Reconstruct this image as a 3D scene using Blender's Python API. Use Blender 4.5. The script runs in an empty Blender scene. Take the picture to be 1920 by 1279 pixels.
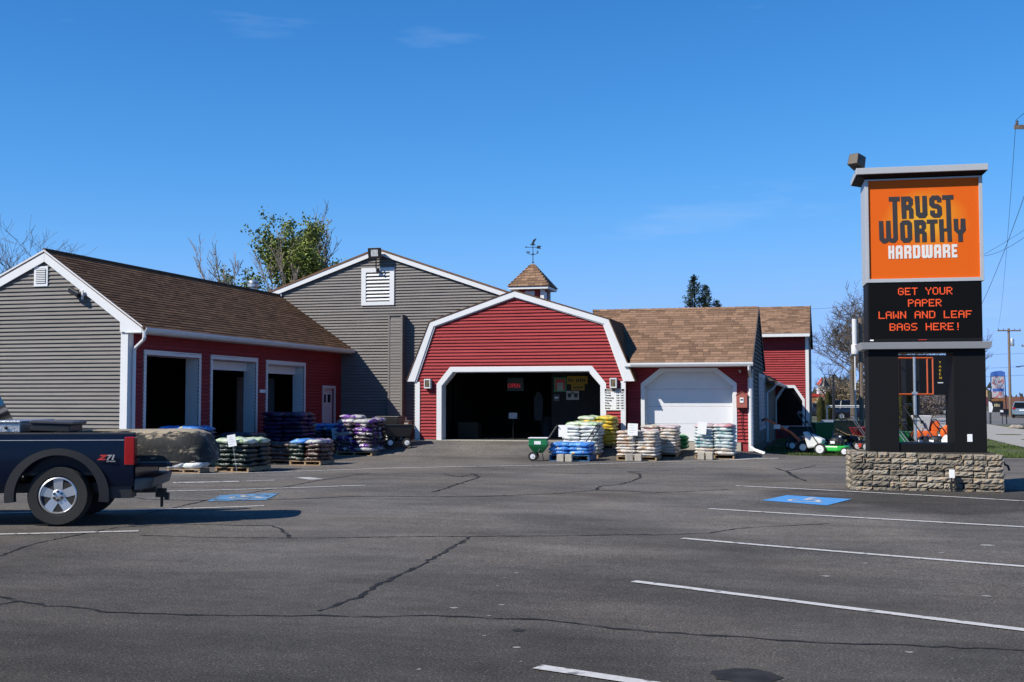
import bpy, bmesh, math, random
from mathutils import Vector, Matrix
R = math.radians
random.seed(7)
SC = bpy.context.scene
COL = SC.collection
# ------------------------------------------------------------------ camera, sky, sun, exposure
cam = bpy.data.objects.new('camera', bpy.data.cameras.new('camera'))
COL.objects.link(cam)
cam.location = (0, 0, 1.65)
cam.rotation_euler = (R(90 + 2.93), 0, R(15))
cam.data.sensor_width = 36; cam.data.lens = 41.25
cam.data.clip_start = 0.1; cam.data.clip_end = 6000
SC.camera = cam
SUNV = Vector((0.80, 0.85, -1.0)).normalized()          # the way the light travels
EL = math.asin(-SUNV.z)
W = bpy.data.worlds.new("World"); SC.world = W; W.use_nodes = True
nt = W.node_tree; nt.nodes.clear()
def _n(t, k, **kw):
    n = t.nodes.new(k)
    for a, b in kw.items(): setattr(n, a, b)
    return n
wo = _n(nt, 'ShaderNodeOutputWorld'); bg = _n(nt, 'ShaderNodeBackground')
sky = _n(nt, 'ShaderNodeTexSky', sky_type='NISHITA', sun_disc=False)
sky.sun_elevation = EL
sky.sun_rotation = math.atan2(-SUNV.x, -SUNV.y)
sky.altitude = 1500; sky.air_density = 0.6; sky.dust_density = 0.0; sky.ozone_density = 3.0
hs = _n(nt, 'ShaderNodeHueSaturation'); hs.inputs['Saturation'].default_value = 1.27; hs.inputs['Value'].default_value = 1.29
nt.links.new(sky.outputs[0], hs.inputs['Color'])
# roll the brightest part near the horizon off softly, the same all round
def vmath(op, a, b):
    m = _n(nt, 'ShaderNodeVectorMath', operation=op); nt.links.new(a, m.inputs[0])
    if isinstance(b, tuple): m.inputs[1].default_value = b
    else: nt.links.new(b, m.inputs[1])
    return m.outputs[0]
CAP = (1.75, 3.05, 5.9)
q = vmath('POWER', vmath('DIVIDE', hs.outputs[0], CAP), (3, 3, 3))
skyc = vmath('DIVIDE', hs.outputs[0], vmath('POWER', vmath('ADD', q, (1, 1, 1)), (1/3, 1/3, 1/3)))
# faint high cloud wisps, all round the sky
tc = _n(nt, 'ShaderNodeTexCoord'); mp = _n(nt, 'ShaderNodeMapping'); mp.inputs['Scale'].default_value = (2.2, 2.2, 14)
ns = _n(nt, 'ShaderNodeTexNoise'); ns.inputs['Scale'].default_value = 2.0; ns.inputs['Detail'].default_value = 6; ns.inputs['Roughness'].default_value = 0.55
cr = _n(nt, 'ShaderNodeValToRGB'); cr.color_ramp.elements[0].position = 0.63; cr.color_ramp.elements[1].position = 0.9
cr.color_ramp.elements[1].color = (0.35, 0.35, 0.35, 1)
mx = _n(nt, 'ShaderNodeMix', data_type='RGBA'); mx.inputs['B'].default_value = (2.6, 3.5, 5.2, 1)
nt.links.new(tc.outputs['Generated'], mp.inputs[0]); nt.links.new(mp.outputs[0], ns.inputs['Vector'])
nt.links.new(ns.outputs['Fac'], cr.inputs[0]); nt.links.new(cr.outputs[0], mx.inputs['Factor'])
nt.links.new(skyc, mx.inputs['A']); nt.links.new(mx.outputs['Result'], bg.inputs['Color'])
bg.inputs['Strength'].default_value = 0.15
nt.links.new(bg.outputs[0], wo.inputs[0])
sun = bpy.data.objects.new('sun', bpy.data.lights.new('sun', 'SUN')); COL.objects.link(sun)
sun.data.energy = 5.0; sun.data.angle = R(0.53); sun.data.color = (1, 0.93, 0.82)
sun.rotation_euler = SUNV.to_track_quat('-Z', 'Y').to_euler()
sun.location = (-20, -20, 30)
SC.cycles.use_denoising = True; SC.cycles.denoiser = 'OPENIMAGEDENOISE'; SC.cycles.denoising_prefilter = 'NONE'; SC.cycles.max_bounces = 6; SC.cycles.sample_clamp_indirect = 4.0
VS = SC.view_settings
VS.view_transform = 'Standard'; VS.look = 'None'; VS.exposure = 0.36; VS.gamma = 1.0; VS.use_curve_mapping = False

# ------------------------------------------------------------------ helpers
def mat(name, col, rough=0.6, metal=0.0, spec=0.5, var=0.12, scale=6.0, detail=4, bump=0.0, bscale=40.0, isl=0.0,
        col2=None, objrand=0.0, emit=None, estr=0.0, stretch=None, coat=0.0, mixlo=0.45, mixhi=0.6, alpha=None):
    m = bpy.data.materials.new(name); m.use_nodes = True
    t = m.node_tree; p = t.nodes['Principled BSDF']; L = t.links.new
    p.inputs['Roughness'].default_value = rough; p.inputs['Metallic'].default_value = metal
    p.inputs['Specular IOR Level'].default_value = spec; p.inputs['Coat Weight'].default_value = coat
    p.inputs['Coat Roughness'].default_value = 0.06
    tc = _n(t, 'ShaderNodeTexCoord'); vec = tc.outputs['Object']
    if stretch:
        mp = _n(t, 'ShaderNodeMapping'); mp.inputs['Scale'].default_value = stretch; L(vec, mp.inputs[0]); vec = mp.outputs[0]
    nz = _n(t, 'ShaderNodeTexNoise'); nz.inputs['Scale'].default_value = scale; nz.inputs['Detail'].default_value = detail
    L(vec, nz.inputs['Vector'])
    base = None
    if col2 is not None:
        rp = _n(t, 'ShaderNodeMapRange'); rp.inputs['From Min'].default_value = mixlo; rp.inputs['From Max'].default_value = mixhi
        L(nz.outputs['Fac'], rp.inputs['Value'])
        mxx = _n(t, 'ShaderNodeMix', data_type='RGBA'); mxx.inputs['A'].default_value = (*col, 1); mxx.inputs['B'].default_value = (*col2, 1)
        L(rp.outputs[0], mxx.inputs['Factor']); base = mxx.outputs['Result']
    else:
        rg = _n(t, 'ShaderNodeRGB'); rg.outputs[0].default_value = (*col, 1); base = rg.outputs[0]
    # value variation
    mr = _n(t, 'ShaderNodeMapRange'); mr.inputs['From Min'].default_value = 0.25; mr.inputs['From Max'].default_value = 0.75
    mr.inputs['To Min'].default_value = 1 - var; mr.inputs['To Max'].default_value = 1 + var
    L(nz.outputs['Fac'], mr.inputs['Value']); val = mr.outputs[0]
    if isl or objrand:
        ge = _n(t, 'ShaderNodeNewGeometry'); oi = _n(t, 'ShaderNodeObjectInfo')
        ad = _n(t, 'ShaderNodeMath', operation='ADD'); L(ge.outputs['Random Per Island'], ad.inputs[0]); L(oi.outputs['Random'], ad.inputs[1])
        fr = _n(t, 'ShaderNodeMath', operation='FRACT'); L(ad.outputs[0], fr.inputs[0])
        m2 = _n(t, 'ShaderNodeMapRange'); a = isl or objrand
        m2.inputs['To Min'].default_value = 1 - a; m2.inputs['To Max'].default_value = 1 + a
        L(fr.outputs[0], m2.inputs['Value'])
        ml = _n(t, 'ShaderNodeMath', operation='MULTIPLY'); L(val, ml.inputs[0]); L(m2.outputs[0], ml.inputs[1]); val = ml.outputs[0]
    vm = _n(t, 'ShaderNodeVectorMath', operation='SCALE'); L(base, vm.inputs[0]); L(val, vm.inputs['Scale'])
    L(vm.outputs[0], p.inputs['Base Color'])
    if bump:
        nb = _n(t, 'ShaderNodeTexNoise'); nb.inputs['Scale'].default_value = bscale; nb.inputs['Detail'].default_value = 5
        L(tc.outputs['Object'], nb.inputs['Vector'])
        bp = _n(t, 'ShaderNodeBump'); bp.inputs['Strength'].default_value = bump; bp.inputs['Distance'].default_value = 0.02
        L(nb.outputs['Fac'], bp.inputs['Height']); L(bp.outputs[0], p.inputs['Normal'])
    if emit:
        p.inputs['Emission Color'].default_value = (*emit, 1); p.inputs['Emission Strength'].default_value = estr
    return m

class MB:
    """collects faces; build() links them as one mesh object"""
    def __init__(s, M=None): s.v = []; s.f = []; s.M = M or Matrix()
    def pts(s, P): 
        b = len(s.v); s.v += [tuple(s.M @ Vector(p)) for p in P]; return b
    def face(s, P): b = s.pts(P); s.f.append(tuple(range(b, b + len(P))))
    def hexa(s, P):   # 4 bottom (ccw), 4 top
        b = s.pts(P)
        for q in ((3,2,1,0),(4,5,6,7),(0,1,5,4),(1,2,6,5),(2,3,7,6),(3,0,4,7)): s.f.append(tuple(b+i for i in q))
    def box(s, x0, y0, z0, x1, y1, z1):
        s.hexa([(x0,y0,z0),(x1,y0,z0),(x1,y1,z0),(x0,y1,z0),(x0,y0,z1),(x1,y0,z1),(x1,y1,z1),(x0,y1,z1)])
    def prism(s, P, off):
        P = [Vector(p) for p in P]; off = Vector(off); n = len(P)
        b = s.pts(P); s.pts([p + off for p in P])
        s.f.append(tuple(range(b, b+n))); s.f.append(tuple(range(b+2*n-1, b+n-1, -1)))
        for i in range(n): j = (i+1) % n; s.f.append((b+j, b+i, b+n+i, b+n+j))
    def tube(s, P, r, n=8, cap=True, up=None):
        P = [Vector(p) for p in P]; rs = r if isinstance(r, (list, tuple)) else [r]*len(P); rings = []
        prev = None
        for i, p in enumerate(P):
            d = (P[min(i+1, len(P)-1)] - P[max(i-1, 0)])
            if d.length < 1e-9: d = Vector((0,0,1))
            d.normalize()
            a = prev if prev is not None else (Vector((0,0,1)) if abs(d.z) < 0.9 else Vector((1,0,0)))
            x = d.cross(a); 
            if x.length < 1e-6: x = d.orthogonal()
            x.normalize(); y = x.cross(d); prev = y
            rings.append(s.pts([p + (x*math.cos(2*math.pi*k/n) + y*math.sin(2*math.pi*k/n))*rs[i] for k in range(n)]))
        for i in range(len(P)-1):
            a, b = rings[i], rings[i+1]
            for k in range(n): s.f.append((a+k, a+(k+1)%n, b+(k+1)%n, b+k))
        if cap: s.f.append(tuple(rings[0]+k for k in range(n-1,-1,-1))); s.f.append(tuple(rings[-1]+k for k in range(n)))
    def lathe(s, prof, c=(0,0,0), ax='z', n=24):
        c = Vector(c); rings = []
        for (r, h) in prof:
            P = []
            for k in range(n):
                a = 2*math.pi*k/n; p, q = r*math.cos(a), r*math.sin(a)
                P.append(c + Vector({'z':(p,q,h),'y':(p,h,q),'x':(h,p,q)}[ax]))
            rings.append(s.pts(P))
        for a, b in zip(rings, rings[1:]):
            for k in range(n): s.f.append((a+k, a+(k+1)%n, b+(k+1)%n, b+k))
        s.f.append(tuple(rings[0]+k for k in range(n-1,-1,-1))); s.f.append(tuple(rings[-1]+k for k in range(n)))
    def ball(s, c, r, n=10, m=7):
        c = Vector(c); r = r if isinstance(r, tuple) else (r,r,r)
        pr = []
        rings = [s.pts([c + Vector((r[0]*math.sin(math.pi*j/m)*math.cos(2*math.pi*k/n), r[1]*math.sin(math.pi*j/m)*math.sin(2*math.pi*k/n), r[2]*math.cos(math.pi*j/m))) for k in range(n)]) for j in range(1, m)]
        t = s.pts([c+Vector((0,0,r[2]))]); u = s.pts([c-Vector((0,0,r[2]))])
        for k in range(n): s.f.append((t, rings[0]+k, rings[0]+(k+1)%n)); s.f.append((u, rings[-1]+(k+1)%n, rings[-1]+k))
        for a, b in zip(rings, rings[1:]):
            for k in range(n): s.f.append((a+k, b+k, b+(k+1)%n, a+(k+1)%n))
    def mesh(s, name, m, smooth=False, fix=True):
        me = bpy.data.meshes.new(name); me.from_pydata(s.v, [], s.f)
        if fix:
            bm = bmesh.new(); bm.from_mesh(me); bmesh.ops.recalc_face_normals(bm, faces=bm.faces); bm.to_mesh(me); bm.free()
        if m: me.materials.append(m)
        if smooth:
            me.shade_smooth()
            try: me.set_sharp_from_angle(angle=R(40))
            except Exception: pass
        return me
    def build(s, name, m, parent=None, smooth=False, bevel=0.0, fix=True):
        o = bpy.data.objects.new(name, s.mesh(name, m, smooth, fix)); COL.objects.link(o)
        if parent: o.parent = parent
        if bevel:
            b = o.modifiers.new('bevel', 'BEVEL'); b.width = bevel; b.segments = 2; b.limit_method = 'ANGLE'; b.angle_limit = R(35)
        return o
def tag(o, label=None, cat=None, group=None, kind=None):
    for k, v in (('label', label), ('category', cat), ('group', group), ('kind', kind)):
        if v: o[k] = v
    return o
def thing(name, label, cat, loc=(0,0,0), rz=0.0, group=None):
    o = bpy.data.objects.new(name, None); COL.objects.link(o); o.empty_display_size = 0.2
    o.location = loc; o.rotation_euler = (0, 0, rz); return tag(o, label, cat, group)
def TW(root): return Matrix.Translation(-Vector(root.location))      # world coordinates into an unrotated thing
def solo(name, mb, m, label, cat, group=None, **kw): return tag(mb.build(name, m, None, **kw), label, cat, group)
def copy_thing(o, loc, rz=None):
    c = o.copy(); COL.objects.link(c); c.location = loc
    if rz is not None: c.rotation_euler = (0, 0, rz)
    for ch in o.children:
        d = ch.copy(); COL.objects.link(d); d.parent = c
        for g in ch.children:
            e = g.copy(); COL.objects.link(e); e.parent = d
    return c
def text_mesh(name, txt, size, m, parent, mtx, ext=0.002, align='LEFT', sx=1.0, shear=0.0, bold=0.0):
    cu = bpy.data.curves.new(name, 'FONT'); cu.body = txt; cu.size = size; cu.extrude = ext; cu.align_x = align; cu.shear = shear; cu.offset = bold
    cu.resolution_u = 3
    o = bpy.data.objects.new(name, cu); COL.objects.link(o)
    dg = bpy.context.evaluated_depsgraph_get(); me = bpy.data.meshes.new_from_object(o.evaluated_get(dg))
    bpy.data.objects.remove(o)
    me.transform(mtx @ Matrix.Diagonal((sx, 1, 1, 1))); me.materials.clear(); me.materials.append(m)
    r = bpy.data.objects.new(name, me); COL.objects.link(r); r.parent = parent
    return r
def loops_mesh(name, loops, m, parent, mtx, ext=0.004):
    cu = bpy.data.curves.new(name, 'CURVE'); cu.dimensions = '2D'; cu.fill_mode = 'BOTH'; cu.extrude = ext
    for L in loops:
        sp = cu.splines.new('POLY'); sp.points.add(len(L)-1); sp.use_cyclic_u = True
        for q, p in zip(sp.points, L): q.co = (p[0], p[1], 0, 1)
    o = bpy.data.objects.new(name, cu); COL.objects.link(o)
    dg = bpy.context.evaluated_depsgraph_get(); me = bpy.data.meshes.new_from_object(o.evaluated_get(dg))
    bpy.data.objects.remove(o); me.transform(mtx); me.materials.clear(); me.materials.append(m)
    r = bpy.data.objects.new(name, me); COL.objects.link(r); r.parent = parent
    return r
FRONT = Matrix.Rotation(R(90), 4, 'X')       # xy lettering stood upright, facing -y

# ------------------------------------------------------------------ materials
WHITE = mat('white_trim', (0.63, 0.645, 0.655), 0.45, var=0.03, scale=2)
GREYS = mat('grey_siding', (0.182, 0.172, 0.163), 0.7, spec=0.1, var=0.10, scale=1.6, objrand=0.05, stretch=(1,1,6))
REDS = mat('red_siding', (0.285, 0.043, 0.047), 0.7, spec=0.1, var=0.10, scale=1.6, objrand=0.06, stretch=(1,1,6))
BROWNS = mat('brown_siding', (0.10, 0.075, 0.06), 0.8, var=0.15, scale=3, objrand=0.2)
SHING = mat('brown_shingle', (0.215, 0.134, 0.088), 0.95, var=0.18, scale=14, isl=0.33, bump=0.25, bscale=150, spec=0.15)
SHDK = mat('shade_toned_brown_shingle', (0.125, 0.070, 0.040), 0.95, var=0.2, scale=10, isl=0.3, bump=0.25, bscale=150, spec=0.15)  # the same shingles, darkened in colour for slopes the sun only grazes
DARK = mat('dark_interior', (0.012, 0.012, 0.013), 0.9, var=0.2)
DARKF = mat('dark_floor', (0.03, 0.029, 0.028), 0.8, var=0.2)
GUTT = mat('gutter_white', (0.61, 0.62, 0.63), 0.35, var=0.03)
BLACK = mat('black_plastic', (0.015, 0.015, 0.016), 0.45, var=0.1)
BLKM = mat('black_metal', (0.02, 0.02, 0.022), 0.35, metal=0.3, var=0.1)
RUBBER = mat('rubber', (0.018, 0.018, 0.018), 0.85, var=0.15, scale=20)
STEEL = mat('galvanised_steel', (0.55, 0.57, 0.58), 0.35, metal=0.8, var=0.12, scale=5)
CHROME = mat('alloy', (0.62, 0.62, 0.62), 0.32, metal=0.75, var=0.05)
WOOD = mat('pallet_wood', (0.30, 0.205, 0.12), 0.85, var=0.25, scale=8, stretch=(1,8,8))
CONC = mat('concrete', (0.36, 0.33, 0.28), 0.9, var=0.15, scale=12, bump=0.2, bscale=60)
CARD = mat('white_card', (0.72, 0.73, 0.75), 0.6, var=0.02)
GLASS = mat('dark_glass', (0.006, 0.007, 0.008), 0.05, spec=0.35, var=0.02)
INK = mat('black_ink', (0.012, 0.012, 0.012), 0.6, var=0.02)
REDINK = mat('red_paint', (0.45, 0.03, 0.02), 0.5, var=0.05)
ORANGEP = mat('orange_paint', (0.75, 0.13, 0.02), 0.4, var=0.06)
GREENP = mat('green_paint', (0.01, 0.14, 0.05), 0.35, var=0.08)
LIMEP = mat('bright_green_paint', (0.03, 0.42, 0.06), 0.35, var=0.05)
YELLOWP = mat('yellow_print', (0.75, 0.45, 0.03), 0.5, var=0.06)
BARK = mat('bark', (0.085, 0.07, 0.058), 0.95, var=0.3, scale=9)
BARKL = mat('birch_bark', (0.32, 0.29, 0.25), 0.9, var=0.35, scale=7)

# ------------------------------------------------------------------ ground
def smooth(t): t = max(0.0, min(1.0, t)); return t*t*(3-2*t)
def gz(u, v):
    a = 0.41*(smooth((u+15.2)/2.4) - 0.55*smooth((u+6.4)/1.6) - 0.45*smooth((u+3.2)/2.5))
    return a*smooth((v-33.0)/2.35) + 0.012*math.sin(u*0.7+v*0.31)*smooth((v-6)/10)*smooth((34-v)/6)
def asphalt_mat():
    m = bpy.data.materials.new('asphalt'); m.use_nodes = True; t = m.node_tree; p = t.nodes['Principled BSDF']; L = t.links.new
    tc = _n(t, 'ShaderNodeTexCoord')
    def noise(s, d, rough=0.5, st=None):
        v = tc.outputs['Object']
        if st:
            mp = _n(t, 'ShaderNodeMapping'); mp.inputs['Scale'].default_value = st; L(v, mp.inputs[0]); v = mp.outputs[0]
        n = _n(t, 'ShaderNodeTexNoise'); n.inputs['Scale'].default_value = s; n.inputs['Detail'].default_value = d; n.inputs['Roughness'].default_value = rough
        L(v, n.inputs['Vector']); return n.outputs['Fac']
    def rng(x, a, b, c, d):
        r = _n(t, 'ShaderNodeMapRange'); r.inputs['From Min'].default_value = a; r.inputs['From Max'].default_value = b
        r.inputs['To Min'].default_value = c; r.inputs['To Max'].default_value = d; L(x, r.inputs['Value']); return r.outputs[0]
    def mul(a, b): 
        r = _n(t, 'ShaderNodeMath', operation='MULTIPLY'); L(a, r.inputs[0]); L(b, r.inputs[1]); return r.outputs[0]
    big = rng(noise(0.22, 5, 0.6), 0.3, 0.7, 0.68, 1.34)
    mid = rng(noise(0.9, 6, 0.65, (0.5, 1.6, 1)), 0.3, 0.7, 0.78, 1.24)
    mot = rng(noise(7, 4, 0.6), 0.3, 0.7, 0.9, 1.1)
    fine = rng(noise(52, 5, 0.82), 0.32, 0.70, 0.18, 1.95)
    vo = _n(t, 'ShaderNodeTexVoronoi'); vo.inputs['Scale'].default_value = 30; L(tc.outputs['Object'], vo.inputs['Vector'])
    spk = rng(vo.outputs['Distance'], 0.0, 0.2, 3.6, 1.0)
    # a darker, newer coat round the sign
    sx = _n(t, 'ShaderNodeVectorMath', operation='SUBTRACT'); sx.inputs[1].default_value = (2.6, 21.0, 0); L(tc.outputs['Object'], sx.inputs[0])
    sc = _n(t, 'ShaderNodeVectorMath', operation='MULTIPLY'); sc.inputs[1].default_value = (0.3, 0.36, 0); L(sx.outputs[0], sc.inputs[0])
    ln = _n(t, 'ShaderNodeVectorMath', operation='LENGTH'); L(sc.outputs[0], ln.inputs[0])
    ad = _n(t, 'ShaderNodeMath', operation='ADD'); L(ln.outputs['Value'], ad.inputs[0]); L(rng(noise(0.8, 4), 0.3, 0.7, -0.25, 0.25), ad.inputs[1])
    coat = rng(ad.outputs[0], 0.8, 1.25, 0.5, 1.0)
    # paler towards the building than in the foreground, with a noisy edge
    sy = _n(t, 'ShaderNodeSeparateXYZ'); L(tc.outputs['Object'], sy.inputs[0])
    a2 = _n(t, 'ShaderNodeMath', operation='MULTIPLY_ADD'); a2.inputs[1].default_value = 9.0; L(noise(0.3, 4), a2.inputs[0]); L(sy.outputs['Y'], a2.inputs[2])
    depth_tone = rng(a2.outputs[0], 9.5, 22.0, 0.90, 1.9)
    val = mul(mul(mul(mul(mul(big, mid), mul(fine, mot)), spk), coat), depth_tone)
    # brownish / bluish drift
    mxx = _n(t, 'ShaderNodeMix', data_type='RGBA'); mxx.inputs['A'].default_value = (0.068, 0.0615, 0.0545, 1); mxx.inputs['B'].default_value = (0.055, 0.0518, 0.0488, 1)
    L(rng(noise(0.35, 3), 0.4, 0.6, 0, 1), mxx.inputs['Factor'])
    vm = _n(t, 'ShaderNodeVectorMath', operation='SCALE'); L(mxx.outputs['Result'], vm.inputs[0]); L(val, vm.inputs['Scale'])
    L(vm.outputs[0], p.inputs['Base Color']); p.inputs['Roughness'].default_value = 0.88; p.inputs['Specular IOR Level'].default_value = 0.1
    bp = _n(t, 'ShaderNodeBump'); bp.inputs['Strength'].default_value = 0.55; bp.inputs['Distance'].default_value = 0.012
    L(noise(70, 3, 0.7), bp.inputs['Height']); L(bp.outputs[0], p.inputs['Normal'])
    return m
ASPH = asphalt_mat()
EARTH = mat('earth', (0.085, 0.075, 0.04), 0.95, var=0.3, scale=0.3, col2=(0.05, 0.065, 0.02))
LAWN = mat('lawn_soil', (0.06, 0.075, 0.018), 0.95, var=0.3, scale=2.5, col2=(0.105, 0.085, 0.04), mixlo=0.5, mixhi=0.68)
SEAL = mat('crack_sealant', (0.020, 0.020, 0.021), 0.8, spec=0.15, var=0.3, scale=5, col2=(0.055, 0.052, 0.05), mixlo=0.5, mixhi=0.68, detail=8)
PAINT = mat('road_paint', (0.50, 0.49, 0.475), 0.7, var=0.2, scale=9, col2=(0.14, 0.135, 0.13), mixlo=0.56, mixhi=0.66, detail=8)
WORN = mat('worn_paint', (0.42, 0.41, 0.40), 0.8, var=0.2, scale=7, col2=(0.10, 0.10, 0.10), mixlo=0.52, mixhi=0.6, detail=8)
BLUEP = mat('blue_ground_paint', (0.07, 0.27, 0.60), 0.7, var=0.2, scale=6, col2=(0.05, 0.16, 0.33), mixlo=0.5, mixhi=0.7, detail=8)
BLUEW = mat('worn_blue_ground_paint', (0.09, 0.25, 0.45), 0.75, var=0.2, scale=5, col2=(0.055, 0.065, 0.08), mixlo=0.47, mixhi=0.6, detail=8)
def sheet(name, us, vs, zf, m, kind='structure'):
    mb = MB(); b = mb.pts([(u, v, zf(u, v)) for v in vs for u in us]); n = len(us)
    for j in range(len(vs)-1):
        for i in range(n-1): a = b + j*n + i; mb.f.append((a, a+1, a+n+1, a+n))
    return tag(mb.build(name, m, fix=False), kind=kind)
def fr(a, b, n): return [a + (b-a)*i/n for i in range(n+1)]
sheet('ground', fr(-3000, 3000, 24), fr(-600, 5000, 28), lambda u, v: -0.06, EARTH)
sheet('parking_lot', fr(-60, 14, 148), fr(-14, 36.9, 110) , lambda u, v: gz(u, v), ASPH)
def ribbon(name, P, w, m, dz=0.004, jit=0.0, kind='structure', sub=0.5):
    """a flat strip that lies on the ground along the points P (u, v)"""
    Q = []
    for (a, b) in zip(P, P[1:]):
        n = max(1, int(math.dist(a, b)/sub))
        Q += [(a[0]+(b[0]-a[0])*i/n, a[1]+(b[1]-a[1])*i/n) for i in range(n)]
    Q.append(P[-1]); mb = MB(); rows = []
    rr = random.Random(len(Q)*31+int(P[0][0]*100))
    for i, q in enumerate(Q):
        a = Q[max(0, i-1)]; c = Q[min(len(Q)-1, i+1)]; d = Vector((c[0]-a[0], c[1]-a[1], 0)).normalized(); nn = Vector((-d.y, d.x, 0))
        ww = w*(1+rr.uniform(-jit, jit)) if jit else w; off = rr.uniform(-jit, jit)*w*0.9
        l = Vector((q[0], q[1], 0)) + nn*(ww/2+off); r = Vector((q[0], q[1], 0)) - nn*(ww/2-off)
        rows.append(mb.pts([(l.x, l.y, gz(l.x, l.y)+dz), (r.x, r.y, gz(r.x, r.y)+dz)]))
    for a, b in zip(rows, rows[1:]): mb.f.append((a, a+1, b+1, b))
    return tag(mb.build(name, m), kind=kind)
LINES = [((-1.722, 10.708), (1.919, 8.938), 0.11, 0), ((-1.694, 14.238), (2.686, 12.436), 0.11, 0), ((-1.771, 18.359), (3.501, 16.158), 0.11, 0), ((-1.731, 23.321), (4.387, 20.197), 0.11, 0), ((-1.753, 7.154), (-0.162, 6.608), 0.12, 0), ((-10.933, 11.876), (-8.495, 13.317), 0.11, 0), ((-12.835, 13.932), (-8.614, 17.003), 0.11, 0), ((-13.323, 18.172), (-8.706, 21.452), 0.11, 0), ((-14.48, 23.511), (-1.343, 34.295), 0.12, 0), ((-12.802, 21.284), (-11.749, 22.058), 0.3, 1), ((-11.642, 22.087), (-11.174, 22.552), 0.15, 1), ((-10.828, 23.082), (-10.605, 23.321), 0.9, 1), ((-16.167, 17.535), (-14.094, 18.606), 0.1, 1)]
for k, (a, b, w, worn) in enumerate(LINES): ribbon('parking_line', [a, b], w, WORN if worn else PAINT, 0.008, 0.04)
CRACKS = [([(-6.929, 8.604), (-6.765, 8.544), (-6.416, 8.389), (-6.1, 8.264), (-5.814, 8.267), (-5.446, 8.142), (-5.114, 8.161), (-4.589, 8.242), (-3.992, 8.359), (-3.792, 8.438), (-3.334, 8.494), (-2.924, 8.671), (-2.479, 8.64), (-2.162, 8.708), (-1.841, 8.61), (-1.529, 8.501), (-1.24, 8.467), (-0.823, 8.434), (-0.42, 8.402), (-0.029, 8.372), (0.479, 8.442), (0.849, 8.444), (1.279, 8.496)], 0.05), ([(-6.567, 8.158), (-6.52, 8.236), (-6.455, 8.379)], 0.03), ([(-3.868, 8.608), (-3.869, 8.834), (-3.819, 9.283), (-3.919, 10.075), (-3.935, 10.894), (-4.028, 12.068), (-4.189, 13.659)], 0.06), ([(-8.235, 12.938), (-7.475, 12.926), (-6.335, 13.084), (-5.919, 13.153), (-5.042, 13.472), (-4.223, 13.691), (-3.236, 14.019), (-2.127, 14.553), (-2.113, 14.47), (-1.447, 14.935), (-1.182, 15.564), (-0.783, 15.992), (0.014, 16.591)], 0.045), ([(-8.543, 10.776), (-8.71, 11.239), (-8.908, 11.832), (-8.979, 12.739), (-9.039, 13.655), (-8.522, 14.225), (-7.141, 14.338), (-6.784, 13.896), (-6.289, 13.096)], 0.05), ([(-10.272, 17.745), (-8.748, 18.275), (-8.368, 18.583), (-7.838, 19.02), (-6.822, 19.165), (-5.894, 19.329), (-4.714, 20.429), (-4.171, 21.616), (-3.503, 21.549), (-3.023, 21.203), (-3.102, 21.275), (-1.803, 22.4)], 0.07), ([(-4.171, 21.616), (-4.288, 22.622), (-3.967, 23.436), (-3.922, 25.443), (-4.175, 26.798), (-4.555, 27.466), (-3.122, 28.497)], 0.07), ([(-6.849, 20.178), (-7.083, 22.429), (-7.205, 23.906), (-7.327, 24.531), (-7.724, 25.477), (-7.714, 24.427), (-8.294, 25.107)], 0.08), ([(-10.395, 24.761), (-8.405, 25.441), (-6.907, 25.991), (-5.235, 26.665)], 0.05), ([(-9.69, 15.116), (-9.811, 16.203), (-10.079, 17.918), (-10.106, 20.276), (-10.233, 22.469), (-10.151, 24.116), (-10.076, 25.068)], 0.06), ([(-12.13, 18.307), (-11.094, 17.646), (-10.251, 17.71)], 0.05), ([(-1.247, 29.591), (-0.919, 28.05), (-0.602, 25.675), (-0.431, 24.974)], 0.09), ([(-0.97, 28.269), (-0.556, 29.776), (-0.291, 31.198)], 0.06)]
for P, w in CRACKS: ribbon('crack_seal', P, w*0.72, SEAL, 0.004, 0.6, sub=0.09)
def flat(name, P, m, dz): 
    mb = MB(); mb.face([(u, v, gz(u, v)+dz) for u, v in P]); return tag(mb.build(name, m), kind='structure')
flat('blue_parking_square', [(-1.071, 20.058), (-0.7, 21.187), (0.381, 20.556), (-0.024, 19.305)], BLUEP, 0.008)
flat('blue_parking_square', [(-9.941, 17.573), (-10.343, 18.724), (-9.544, 19.436), (-9.082, 18.021)], BLUEW, 0.008)
def wheelchair(c, ax, s, m):
    """white wheelchair figure painted on the blue square"""
    ex = Vector((*ax, 0)); ey = Vector((-ax[1], ax[0], 0)); mb = MB()
    def pt(x, y): q = Vector((*c, 0)) + ex*x*s + ey*y*s; return (q.x, q.y, gz(q.x, q.y)+0.012)
    def stroke(P, w):
        for a, b in zip(P, P[1:]):
            d = Vector((b[0]-a[0], b[1]-a[1])).normalized(); n = Vector((-d.y, d.x))*w/2
            mb.face([pt(a[0]+n.x, a[1]+n.y), pt(b[0]+n.x, b[1]+n.y), pt(b[0]-n.x, b[1]-n.y), pt(a[0]-n.x, a[1]-n.y)])
    stroke([(0.27*math.cos(a), -0.12+0.27*math.sin(a)) for a in [R(x) for x in range(130, 371, 24)]], 0.07)
    stroke([(-0.05, 0.32), (-0.05, 0.02), (0.2, 0.02), (0.3, -0.33), (0.4, -0.33)], 0.08); stroke([(-0.05, 0.18), (0.17, 0.18)], 0.06)
    mb.face([pt(-0.05+0.075*math.cos(a), 0.42+0.075*math.sin(a)) for a in fr(0, 2*math.pi, 9)[:-1]])
    return tag(mb.build('wheelchair_symbol', m), kind='structure')
wheelchair((-0.34, 20.25), (0.95, -0.32), 0.95, PAINT)
wheelchair((-9.7, 18.45), (0.9, 0.43), 0.95, WORN)
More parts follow.
